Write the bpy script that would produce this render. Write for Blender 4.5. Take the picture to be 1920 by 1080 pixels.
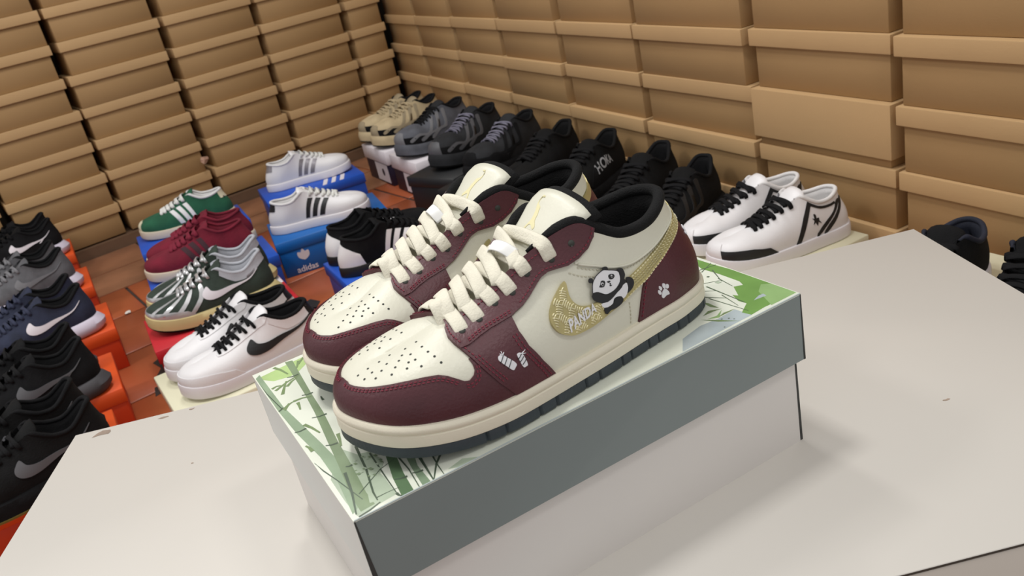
import bpy, bmesh, math, random
import numpy as np
from mathutils import Vector, Matrix, geometry
for o in list(bpy.data.objects): bpy.data.objects.remove(o, do_unlink=True)
scene = bpy.context.scene
COL = scene.collection
random.seed(7)
# ---------------------------------------------------------------- camera
cam_d = bpy.data.cameras.new('camera'); cam = bpy.data.objects.new('camera', cam_d); COL.objects.link(cam)
cam_d.sensor_width = 36.0; cam_d.lens = 1632.6 / 1920 * 36.0; cam_d.clip_start = .02
_y, _p, _r = math.radians(65.3457), math.radians(23.6791), math.radians(12.9253)
_f = Vector((math.cos(_p)*math.cos(_y), math.cos(_p)*math.sin(_y), -math.sin(_p)))
_rt = Vector((math.sin(_y), -math.cos(_y), 0)); _dn = _f.cross(_rt)
_R = math.cos(_r)*_rt + math.sin(_r)*_dn; _D = -math.sin(_r)*_rt + math.cos(_r)*_dn
M = Matrix((( _R.x, -_D.x, -_f.x, -.0635), (_R.y, -_D.y, -_f.y, -.4187), (_R.z, -_D.z, -_f.z, .84636), (0, 0, 0, 1)))
cam.matrix_world = M
scene.camera = cam
cam_d.dof.use_dof = True; cam_d.dof.focus_distance = .70; cam_d.dof.aperture_fstop = 18.
# ---------------------------------------------------------------- light
world = bpy.data.worlds.new('room_ambient'); scene.world = world; world.use_nodes = True
bg = world.node_tree.nodes['Background']; bg.inputs[0].default_value = (1.0, .985, .965, 1); bg.inputs[1].default_value = .62
def area(name, loc, rot, sx, sy, power, col=(1, .985, .955)):
    l = bpy.data.lights.new(name, 'AREA'); l.shape = 'RECTANGLE'; l.size = sx; l.size_y = sy; l.energy = power; l.color = col
    o = bpy.data.objects.new(name, l); COL.objects.link(o); o.location = loc; o.rotation_euler = rot; return o
area('overhead_light', (-.02, .51, 2.6), (0, 0, 0), .32, .32, 17)
area('overhead_light', (.51, 1.76, 2.6), (0, 0, 0), .32, .32, 17)
area('overhead_light', (-1.35, 1.15, 2.6), (0, 0, 0), .5, .32, 20)  # broad fill lamp added to brighten the left wall
area('overhead_light', (.95, -.95, 2.6), (0, 0, 0), .5, .32, 11)
vs = scene.view_settings
vs.view_transform = 'Standard'; vs.look = 'None'; vs.gamma = 1.0; vs.use_curve_mapping = False; vs.exposure = 0.08
# ---------------------------------------------------------------- helpers
def srgb(r, g, b):
    f = lambda c: (c/255/12.92 if c/255 <= .04045 else ((c/255+.055)/1.055)**2.4)
    return (f(r), f(g), f(b), 1)
_mats = {}
def mat(name, rgb, rough=.6, bump=0., bscale=200., var=.0, vscale=8., metal=0., spec=.5, coat=0., rgb2=None):
    """procedural material: noise-varied colour, fine relief."""
    if name in _mats: return _mats[name]
    m = bpy.data.materials.new(name); m.use_nodes = True; nt = m.node_tree; N = nt.nodes; L = nt.links
    b = N['Principled BSDF']; b.inputs['Roughness'].default_value = rough; b.inputs['Metallic'].default_value = metal
    b.inputs['Specular IOR Level'].default_value = spec; b.inputs['Coat Weight'].default_value = coat
    tc = N.new('ShaderNodeTexCoord')
    n1 = N.new('ShaderNodeTexNoise'); n1.inputs['Scale'].default_value = vscale; n1.inputs['Detail'].default_value = 6
    L.new(tc.outputs['Object'], n1.inputs['Vector'])
    mx = N.new('ShaderNodeMix'); mx.data_type = 'RGBA'
    c = srgb(*rgb); c2 = srgb(*rgb2) if rgb2 else tuple(x*(1-var) for x in c[:3])+(1,)
    c1 = c if rgb2 else tuple(min(1, x*(1+var*.6)) for x in c[:3])+(1,)
    mx.inputs[6].default_value = c1; mx.inputs[7].default_value = c2
    rp = N.new('ShaderNodeMapRange'); rp.inputs[1].default_value = .35; rp.inputs[2].default_value = .65
    L.new(n1.outputs['Fac'], rp.inputs[0]); L.new(rp.outputs[0], mx.inputs[0]); L.new(mx.outputs[2], b.inputs['Base Color'])
    if bump:
        n2 = N.new('ShaderNodeTexNoise'); n2.inputs['Scale'].default_value = bscale; n2.inputs['Detail'].default_value = 3
        L.new(tc.outputs['Object'], n2.inputs['Vector'])
        bp = N.new('ShaderNodeBump'); bp.inputs['Strength'].default_value = bump; bp.inputs['Distance'].default_value = .002
        L.new(n2.outputs['Fac'], bp.inputs['Height']); L.new(bp.outputs[0], b.inputs['Normal'])
    _mats[name] = m; return m
def mesh(name, V, F, m, parent=None, smooth=True, mats=None, fm=None):
    me = bpy.data.meshes.new(name); me.from_pydata([tuple(map(float, v)) for v in V], [], [tuple(map(int, f)) for f in F]); me.update()
    for q in (mats or [m]): me.materials.append(q)
    if fm is not None: me.polygons.foreach_set('material_index', fm)
    if smooth: me.polygons.foreach_set('use_smooth', [True]*len(me.polygons))
    o = bpy.data.objects.new(name, me); COL.objects.link(o)
    if parent: o.parent = parent
    return o
def tag(o, label, cat, group=None, kind=None):
    if label: o['label'] = label
    if cat: o['category'] = cat
    if group: o['group'] = group
    if kind: o['kind'] = kind
    return o
def empty(name, loc=(0, 0, 0), rz=0.):
    o = bpy.data.objects.new(name, None); COL.objects.link(o); o.empty_display_size = .02
    o.location = loc; o.rotation_euler = (0, 0, rz); return o
def sharp(o, ang=35):
    """smooth by angle: mark sharp edges on mesh"""
    me = o.data; bm = bmesh.new(); bm.from_mesh(me)
    for e in bm.edges:
        e.smooth = not (len(e.link_faces) == 2 and e.calc_face_angle(0) > math.radians(ang))
    bm.to_mesh(me); bm.free(); return o
BOXF = [(0, 3, 2, 1), (4, 5, 6, 7), (0, 1, 5, 4), (1, 2, 6, 5), (2, 3, 7, 6), (3, 0, 4, 7)]
def boxv(x0, x1, y0, y1, z0, z1): return [(x0, y0, z0), (x1, y0, z0), (x1, y1, z0), (x0, y1, z0), (x0, y0, z1), (x1, y0, z1), (x1, y1, z1), (x0, y1, z1)]
class MB:
    def __init__(s): s.V = []; s.F = []; s.M = []
    def add(s, V, F, mi=0):
        n = len(s.V); s.V += [tuple(map(float, v)) for v in V]; s.F += [tuple(int(i)+n for i in f) for f in F]; s.M += [mi]*len(F); return s
    def box(s, x0, x1, y0, y1, z0, z1, mi=0): return s.add(boxv(x0, x1, y0, y1, z0, z1), BOXF, mi)
    def build(s, name, mats, parent=None, smooth=False):
        mats = mats if isinstance(mats, list) else [mats]
        return mesh(name, s.V, s.F, None, parent, smooth, mats, s.M)
def bevel(o, w, seg=2):
    bm = bmesh.new(); bm.from_mesh(o.data)
    bmesh.ops.bevel(bm, geom=list(bm.edges), offset=w, segments=seg, affect='EDGES', profile=.6, clamp_overlap=True)
    bm.to_mesh(o.data); bm.free(); o.data.polygons.foreach_set('use_smooth', [True]*len(o.data.polygons)); return sharp(o, 50)
def grid_faces(nu, nv, closed=False, flip=False):
    F = []
    for i in range(nu if closed else nu-1):
        for j in range(nv-1):
            a, b = i*nv+j, ((i+1) % nu)*nv+j
            F.append((a, b, b+1, a+1) if not flip else (a, a+1, b+1, b))
    return F
def tube(P, r, n=8, closed=False, flat=None):
    """round tube along points P (array); r scalar or array"""
    P = np.asarray(P, float); K = len(P); r = np.broadcast_to(np.asarray(r, float), (K,))
    if closed: T = np.roll(P, -1, 0)-np.roll(P, 1, 0)
    else: T = np.gradient(P, axis=0)
    T /= np.linalg.norm(T, axis=1, keepdims=True)+1e-12
    up = np.array([0, 0, 1.]); A = np.cross(T, up); bad = np.linalg.norm(A, axis=1) < 1e-3; A[bad] = (1, 0, 0)
    A /= np.linalg.norm(A, axis=1, keepdims=True); B = np.cross(A, T)
    V = []
    for k in range(K):
        for j in range(n):
            a = 2*math.pi*j/n; V.append(P[k]+r[k]*(math.cos(a)*A[k]+math.sin(a)*B[k]))
    F = []
    for k in range(K if closed else K-1):
        for j in range(n):
            a, b = k*n+j, k*n+(j+1) % n; c, d = ((k+1) % K)*n+(j+1) % n, ((k+1) % K)*n+j
            F.append((a, b, c, d))
    if not closed: F += [tuple(range(n))[::-1], tuple((K-1)*n+j for j in range(n))]
    return V, F
def ribbon(P, Nn, w, h):
    """flat woven band along P with surface normals Nn"""
    P = np.asarray(P, float); Nn = np.asarray(Nn, float); T = np.gradient(P, axis=0); T /= np.linalg.norm(T, axis=1, keepdims=True)+1e-12
    S = np.cross(T, Nn); S /= np.linalg.norm(S, axis=1, keepdims=True)+1e-12; Nn = np.cross(S, T)
    prof = [(-1, 0), (-.85, .8), (-.4, 1), (0, 1.05), (.4, 1), (.85, .8), (1, 0), (.8, -.7), (0, -.8), (-.8, -.7)]; n = len(prof)
    w = np.broadcast_to(np.asarray(w, float), (len(P),))
    V = []
    for k in range(len(P)):
        for a, b in prof: V.append(P[k]+S[k]*a*w[k]/2+Nn[k]*b*h/2)
    F = []
    for k in range(len(P)-1):
        for j in range(n): F.append((k*n+j, k*n+(j+1) % n, (k+1)*n+(j+1) % n, (k+1)*n+j))
    F += [tuple(range(n))[::-1], tuple((len(P)-1)*n+j for j in range(n))]
    return V, F
def inside(p, poly):
    x, y = p; c = False; n = len(poly)
    for i in range(n):
        x1, y1 = poly[i]; x2, y2 = poly[i-1]
        if (y1 > y) != (y2 > y) and x < (x2-x1)*(y-y1)/(y2-y1)+x1: c = not c
    return c
def cdt(poly, step):
    """triangulate 2-D polygon with interior points every `step`"""
    poly = [tuple(p) for p in poly]
    out = []
    for i, p in enumerate(poly):           # densify edges
        q = poly[(i+1) % len(poly)]; d = math.hypot(q[0]-p[0], q[1]-p[1]); n = max(1, int(d/step))
        for k in range(n): out.append((p[0]+(q[0]-p[0])*k/n, p[1]+(q[1]-p[1])*k/n))
    xs = [p[0] for p in out]; ys = [p[1] for p in out]; pts = list(out); nb = len(out)
    if step < 1e3:
        y = min(ys)+step*.5; r = 0
        while y < max(ys):
            x = min(xs)+step*(.5+.5*(r % 2))
            while x < max(xs):
                if inside((x, y), out): pts.append((x, y))
                x += step
            y += step*.87; r += 1
    res = geometry.delaunay_2d_cdt([Vector(p) for p in pts], [(i, (i+1) % nb) for i in range(nb)], [], 1, 1e-6)
    return [(v.x, v.y) for v in res[0]], [tuple(f) for f in res[2]]
SU, SV = .36, .085
def patch(name, at, poly, off, thick, m, parent, step=.004, smooth_poly=True, lip=True):
    """raised panel lying on a shoe surface; poly in (u,v)."""
    P = np.array(poly, float)
    if smooth_poly: P = crom(P, len(P)*3, True)
    P = P*np.array([SU, SV])
    V2, F = cdt(P, step)
    UV = np.array(V2)/np.array([SU, SV])
    top, n = at(UV[:, 0], UV[:, 1], off)
    a = np.array([top[f[0]] for f in F]); b = np.array([top[f[1]] for f in F]); c = np.array([top[f[2]] for f in F])
    nn = np.cross(b-a, c-a); ref = np.array([n[f[0]] for f in F])
    F = [f if (nn[i]*ref[i]).sum() > 0 else f[::-1] for i, f in enumerate(F)]
    ed = {}
    for f in F:
        for k in range(3):
            e = (f[k], f[(k+1) % 3]); ed[e] = 1
    bd = [e for e in ed if (e[1], e[0]) not in ed]
    bi = sorted({i for e in bd for i in e}); mp = {}
    V = [tuple(v) for v in top]
    if lip:
        for i in bi: mp[i] = len(V); V.append(tuple(top[i]-n[i]*thick))
        F = list(F)+[(e[1], e[0], mp[e[0]], mp[e[1]]) for e in bd]
    o = mesh(name, V, F, m, parent); return sharp(o, 50)
def along(at, uv, off, spacing):
    """points on surface at even spacing along a uv polyline: (pos, tangent, normal)"""
    P = crom(np.array(uv, float), len(uv)*12); X, N = at(P[:, 0], P[:, 1], off)
    d = np.r_[0, np.cumsum(np.linalg.norm(np.diff(X, axis=0), axis=1))]
    t = np.arange(spacing*.5, d[-1], spacing)
    f = lambda A: np.stack([np.interp(t, d, A[:, k]) for k in range(A.shape[1])], 1)
    X2, N2 = f(X), f(N); T = np.stack([np.interp(t, d, g) for g in np.gradient(X, axis=0).T], 1); T /= np.linalg.norm(T, axis=1, keepdims=True)+1e-12
    return X2, T, N2
def stitches(at, lines, off, m, parent, ln=.0017, w=.0007, h=.0005, spacing=.0028):
    mb = MB()
    for uv in lines:
        X, T, N = along(at, uv, off, spacing); S = np.cross(T, N)
        for x, t, n, s in zip(X, T, N, S):
            V = [x+t*a*ln/2+s*b*w/2+n*c*h for c in (-.5, .6) for a, b in ((-1, -1), (1, -1), (1, 1), (-1, 1))]
            mb.add(V, BOXF)
    o = mb.build('stitching', m, parent); o['kind'] = 'stuff'; return o
# ---------------------------------------------------------------- shoe surface
def crom(P,n,closed=False,par=None):
    """Catmull-Rom through rows of P at n params (or given par in [0,K])."""
    P=np.asarray(P,float); K=len(P)
    m=K if closed else K-1
    t=np.linspace(0,m,n,endpoint=not closed) if par is None else np.asarray(par,float)
    i=np.clip(np.floor(t).astype(int),0,m-1); f=(t-i)[...,None]
    def g(j):
        if closed: return P[j%K]
        jj=np.clip(j,0,K-1); q=P[jj].copy()
        q=np.where((j<0)[...,None],2*P[0]-P[1],q); q=np.where((j>K-1)[...,None],2*P[-1]-P[-2],q); return q
    p0,p1,p2,p3=g(i-1),g(i),g(i+1),g(i+2)
    return .5*(2*p1+(p2-p0)*f+(2*p0-5*p1+4*p2-p3)*f*f+(3*p1-p0-3*p2+p3)*f**3)
class Upper:
    """Skirt surface of a shoe: u in [-1,1] (0 toe tip, +lateral, +-1 heel), v 0 sole .. 1 top edge."""
    def __init__(s,knots,zs,rise,L,medy=None,bulge=.004,nu=193,nv=33,inset=.003,hk=0.,fl=0.):
        s.hk,s.fl=hk,fl
        # knots rows: bx,by,tx,ty,tz,a,b,c
        K=len(knots)-1; k=np.array(knots,float)
        med=k[1:-1][::-1].copy(); med[:,1]*=-1; med[:,3]=2*med[:,8]-med[:,3]
        if medy is not None: med[:,1]=-np.array(medy,float)[::-1]; 
        cy=(k[0,1]); 
        ring=np.vstack([k,med])[:,:8]; s.K=K; s.ring=ring; s.zs=zs; s.rise=rise; s.L=L; s.bulge=bulge; s.inset=inset
        s.nu,s.nv=nu,nv
        U=np.linspace(-1,1,nu); V=np.linspace(0,1,nv)
        s.G=s.raw(U,V)
        dU=np.empty_like(s.G); Gp=np.concatenate([s.G[-2:-1],s.G,s.G[1:2]],0); dU=(Gp[2:]-Gp[:-2])
        dV=np.gradient(s.G,axis=1)
        N=np.cross(dU,dV); N/=np.linalg.norm(N,axis=2,keepdims=True)+1e-12
        # orientation: outward at mid side
        c=s.G[:, :, :].mean((0,1)); 
        if ((s.G[nu//2+nu//4,5]-c)*N[nu//2+nu//4,5]).sum()<0: N=-N
        s.N=N
    def riz(s,x): 
        r0,r1,rh=s.rise; q=np.clip((x-r0)/(s.L-r0),0,1.1); return rh*q**r1
    def lift(s,x): return 1+s.hk*np.clip(1-x/s.L,0,1)**1.3
    def base(s,u):
        """outline xy (outer), outward normal, for u array"""
        t=np.where(u>=0,u*s.K,2*s.K+u*s.K); R=crom(s.ring,0,True,t)
        e=1e-3; A=crom(s.ring,0,True,t+e)[...,:2]-crom(s.ring,0,True,t-e)[...,:2]
        A/=np.linalg.norm(A,axis=-1,keepdims=True)+1e-12
        n=np.stack([-A[...,1],A[...,0]],-1)  # direction
        cen=np.array([s.L*.5,0.]); n=np.where((((R[...,:2]-cen)*n).sum(-1)<0)[...,None],-n,n)
        return R,n
    def raw(s,U,V):
        R,n=s.base(U)
        B=np.zeros((len(U),3)); B[:,:2]=R[:,:2]-n*s.inset; B[:,2]=s.zs*s.lift(R[:,0])+s.riz(R[:,0])
        T=R[:,2:5].copy(); h=(T[:,2]-B[:,2])[:,None]
        a,b,c=R[:,5:6],R[:,6:7],R[:,7:8]
        n3=np.concatenate([n,np.zeros((len(U),1))],1)
        P1=B+np.concatenate([np.zeros((len(U),2)),a*h],1)+n3*s.bulge
        d=B-T; d[:,2]=0
        P2=T+d*b; P2[:,2]-= (c*h)[:,0]
        v=V[None,:,None]; B,P1,P2,T=[q[:,None,:] for q in(B,P1,P2,T)]
        return B*(1-v)**3+3*P1*v*(1-v)**2+3*P2*v*v*(1-v)+T*v**3
    def at(s,u,v,off=0.):
        u=np.asarray(u,float); v=np.clip(np.asarray(v,float),0,1)
        u=((u+1)%2)-1
        x=(u+1)/2*(s.nu-1); y=v*(s.nv-1)
        i=np.clip(x.astype(int),0,s.nu-2); j=np.clip(y.astype(int),0,s.nv-2); fx=(x-i)[...,None]; fy=(y-j)[...,None]
        def bl(A): return A[i,j]*(1-fx)*(1-fy)+A[i+1,j]*fx*(1-fy)+A[i,j+1]*(1-fx)*fy+A[i+1,j+1]*fx*fy
        p=bl(s.G); nn=bl(s.N); nn/=np.linalg.norm(nn,axis=-1,keepdims=True)+1e-12
        return p+nn*off, nn
# ---------------------------------------------------------------- shoe knots and panel outlines (u,v)
HK=[
(0.2805, -0.008, 0.238, -0.007, 0.0585, 0.9, 0.42, -0.02, -0.007),
(0.274, 0.016, 0.23, -0.006, 0.0605, 0.9, 0.42, 0, -0.006),
(0.259, 0.035, 0.221, -0.004, 0.063, 0.88, 0.42, 0.0, -0.004),
(0.232, 0.047, 0.2075, -0.0008, 0.0665, 0.8, 0.5, 0.0, -0.001),
(0.2, 0.051, 0.194, 0.011, 0.07, 0.65, 0.5, 0.12, 0),
(0.167, 0.05, 0.17, 0.015, 0.079, 0.6, 0.45, 0.2, 0),
(0.135, 0.048, 0.14, 0.019, 0.093, 0.5, 0.4, 0.25, 0),
(0.107, 0.046, 0.11, 0.028, 0.103, 0.45, 0.3, 0.3, 0),
(0.085, 0.0435, 0.094, 0.033, 0.0945, 0.45, 0.2, 0.3, 0),
(0.062, 0.0415, 0.076, 0.035, 0.0845, 0.45, 0.1, 0.3, 0),
(0.036, 0.039, 0.05, 0.031, 0.083, 0.45, 0.05, 0.3, 0),
(0.01, 0.029, 0.026, 0.018, 0.088, 0.45, 0.05, 0.3, 0),
(-0.004, 0.003, 0.017, 0.001, 0.0895, 0.45, 0.05, 0.3, 0),
]
MEDY=[0.03, 0.043, 0.05, 0.049, 0.043, 0.037, 0.034, 0.034, 0.034, 0.032, 0.018]
UV={
'holes':[(0.5664, 0.8484), (0.5243, 0.8131), (0.4769, 0.8409), (0.4393, 0.7921), (0.4036, 0.8172), (0.361, 0.7712), (0.3179, 0.7355)],
'perf':[(-0.1646, 0.967), (0.1979, 0.8171), (0.2186, 0.7107), (0.2336, 0.6241), (0.2462, 0.5533), (0.2571, 0.4762), (-0.0877, 0.9889), (0.1282, 0.8463), (0.1618, 0.7851), (0.1606, 0.6992), (0.1892, 0.6693), (0.2042, 0.5843), (0.1883, 0.5786), (0.1572, 0.6369), (0.1867, 0.5157), (0.218, 0.4945), (0.1531, 0.565), (0.1146, 0.6387), (0.0956, 0.7763), (0.0701, 0.6979), (0.0063, 0.8582), (0.1098, 0.5573), (0.1492, 0.4889), (0.0778, 0.5478), (0.1031, 0.4705), (0.0666, 0.4645), (0.0339, 0.5119), (0.0482, 0.6116), (0.0161, 0.6738), (0.0047, 0.569), (0.0038, 0.764), (-0.0563, 0.9024), (-0.071, 0.9383), (-0.12, 0.9264)],
'collar':[(0.5573, 0.6699), (0.5851, 0.6049), (0.6322, 0.5689), (0.6945, 0.5739), (0.7537, 0.6346), (0.8023, 0.6883), (0.8508, 0.7342), (0.9065, 0.7528)],
'seam2':[(0.5387, 0.6328), (0.5639, 0.5416), (0.6155, 0.4637)],
'pd_head':[(0.6129, 0.5443), (0.6275, 0.5402), (0.6599, 0.5281), (0.6618, 0.4856), (0.6549, 0.4261), (0.6398, 0.3815), (0.6206, 0.3505), (0.5983, 0.3385), (0.5856, 0.3531), (0.5757, 0.3808), (0.5662, 0.3907), (0.5623, 0.3861), (0.5653, 0.421), (0.5718, 0.4678), (0.5832, 0.5037), (0.596, 0.5263)],
'pd_ear1':[(0.5756, 0.4995), (0.5703, 0.512), (0.5661, 0.5017), (0.5651, 0.4821), (0.5693, 0.4698), (0.5738, 0.4762)],
'pd_ear2':[(0.6111, 0.5503), (0.6176, 0.5684), (0.6255, 0.5733), (0.6303, 0.5636), (0.6265, 0.5403)],
'pd_ear3':[(0.6583, 0.5301), (0.6677, 0.5489), (0.6793, 0.5495), (0.681, 0.5213), (0.679, 0.4764), (0.6705, 0.4371), (0.6741, 0.4204), (0.6684, 0.396), (0.6573, 0.3836), (0.6435, 0.3727), (0.6512, 0.4145), (0.6591, 0.4515), (0.6625, 0.4994)],
'pd_arm':[(0.5609, 0.383), (0.5711, 0.3879), (0.5818, 0.3695), (0.5943, 0.3413), (0.6119, 0.3395), (0.6319, 0.3612), (0.6444, 0.3787), (0.657, 0.3812), (0.6455, 0.3521), (0.6242, 0.3237), (0.6066, 0.2982), (0.592, 0.2859), (0.5753, 0.2945), (0.5628, 0.3291), (0.5592, 0.3581)],
'pd_belly':[(0.6726, 0.393), (0.6708, 0.3453), (0.6591, 0.2897), (0.6439, 0.2656), (0.6392, 0.2879), (0.6253, 0.2955), (0.6122, 0.2872), (0.6038, 0.256), (0.5878, 0.2475), (0.577, 0.2572), (0.5748, 0.2907), (0.5916, 0.283), (0.6114, 0.2995), (0.6332, 0.3355), (0.6565, 0.3775)],
'pd_leg':[(0.6122, 0.2872), (0.6253, 0.2955), (0.6388, 0.2845), (0.6425, 0.2546), (0.632, 0.2288), (0.6157, 0.216), (0.6035, 0.2124), (0.5927, 0.2144), (0.5831, 0.2005), (0.5779, 0.208), (0.5768, 0.2361), (0.5785, 0.2529), (0.5914, 0.243), (0.6035, 0.254)],
'pd_leg2':[(0.6769, 0.4401), (0.6875, 0.4493), (0.6962, 0.4293), (0.6967, 0.3828), (0.6854, 0.3329), (0.6704, 0.3051), (0.6627, 0.2994), (0.6708, 0.3453), (0.6735, 0.3993)],
'pd_eye1':[(0.6201, 0.487), (0.6308, 0.4997), (0.6407, 0.4932), (0.6405, 0.473), (0.6309, 0.4531), (0.62, 0.4554)],
'pd_eye2':[(0.5927, 0.4571), (0.6012, 0.4517), (0.6018, 0.4308), (0.5952, 0.4073), (0.5883, 0.407), (0.5825, 0.4166), (0.5877, 0.4334)],
'pd_nose':[(0.6081, 0.4378), (0.6179, 0.4414), (0.6195, 0.4331), (0.6122, 0.4253)],
'pd_mouth':[(0.6152, 0.4232), (0.6189, 0.4162), (0.6155, 0.4059), (0.6208, 0.4027), (0.6156, 0.3937), (0.6117, 0.3991), (0.6141, 0.4092)],
'paw_pad':[(0.7816, 0.1896), (0.7887, 0.1442), (0.7893, 0.1131), (0.7807, 0.1153), (0.7718, 0.1032), (0.7672, 0.119), (0.7681, 0.1469), (0.7747, 0.18)],
'paw1':[(0.7641, 0.2038), (0.7677, 0.1812), (0.7671, 0.1563), (0.7624, 0.1547), (0.7594, 0.1817), (0.7606, 0.2011)],
'paw2':[(0.7689, 0.2427), (0.7731, 0.2211), (0.7723, 0.1973), (0.7685, 0.1906), (0.7654, 0.2139), (0.7661, 0.2351)],
'paw3':[(0.7817, 0.2511), (0.7851, 0.2305), (0.7835, 0.1969), (0.7787, 0.194), (0.7761, 0.2216), (0.778, 0.2471)],
'paw4':[(0.79, 0.225), (0.7932, 0.2084), (0.7913, 0.1806), (0.7862, 0.1787), (0.7842, 0.1954), (0.7866, 0.2192)],
'bm1':[(0.3561, 0.3654), (0.3621, 0.3605), (0.3692, 0.3125), (0.3789, 0.2371), (0.3751, 0.212), (0.3701, 0.2013), (0.3635, 0.2439), (0.354, 0.3214), (0.3536, 0.3491)],
'bm2':[(0.3873, 0.3011), (0.3934, 0.2913), (0.3962, 0.2496), (0.3973, 0.1829), (0.3938, 0.1738), (0.3888, 0.1795), (0.3865, 0.2287), (0.3855, 0.2846)],
}
UV['eye_front']=[(.288,.999),(.2884,.8756),(.2821,.8156),(.2825,.7214),(.29,.6364),(.2998,.5567)]
UV['fore_top']=[(.3182,.573),(.3437,.6168),(.3687,.6308),(.3971,.6191),(.4131,.6128)]
UV['eye_rear']=[(.4234,.6238),(.4406,.6309),(.4612,.6634),(.4796,.7039),(.4933,.7329),(.5098,.7374),(.5254,.7142),(.5437,.6871),(.5676,.6996),(.5976,.7591),(.6319,.8855),(.6479,.987),(.649,1.)]
UV['fore_front']=[(.3668,.0),(.3429,.151),(.3288,.2707),(.3176,.3803),(.3098,.4634),(.2998,.5567)]
UV['fore_rear']=[(.4086,.4597),(.4123,.3028),(.4276,.1367),(.446,0.)]
UV['toe_edge']=[(.0135,.41),(.0269,.3832),(.0507,.3698),(.0892,.3634),(.1263,.375),(.1758,.3836),(.22,.3796),(.2475,.3675),(.2624,.3403),(.2761,.3008),(.2881,.2649),(.2967,.2591),(.3059,.2925),(.3104,.3345),(.3104,.3933),(.307,.45)]
UV['heel']=[(.684,0.),(.6877,.03),(.7028,.1629),(.721,.2838),(.7391,.3671),(.7757,.4558),(.8343,.5513),(.895,.615),(.95,.69),(1.,.75)]
UV['swoosh']=[(.5245,.5933),(.4946,.5289),(.4752,.4561),(.4666,.3792),(.4663,.3145),(.4746,.2438),(.4936,.1898),(.5131,.1718),(.5482,.168),(.5906,.1924),(.6461,.236),(.7393,.3754),(.7808,.4635),(.8366,.5637),(.9012,.6289),(.95,.70),(.99,.76),(.99,.86),(.95,.80),(.9031,.7456),(.8443,.6987),(.7944,.6283),(.7495,.5436),(.6983,.4437),(.6599,.3682),(.6200,.3150),(.5909,.3003),(.5667,.3104),(.5494,.3198),(.5315,.3527),(.5213,.4075),(.5197,.4763)]
_q = [p for p in UV['perf'] if p[0] > .03 and p[1] < .84]
UV['perf'] = _q+[(-u, v) for u, v in _q if u > .09]
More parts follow.
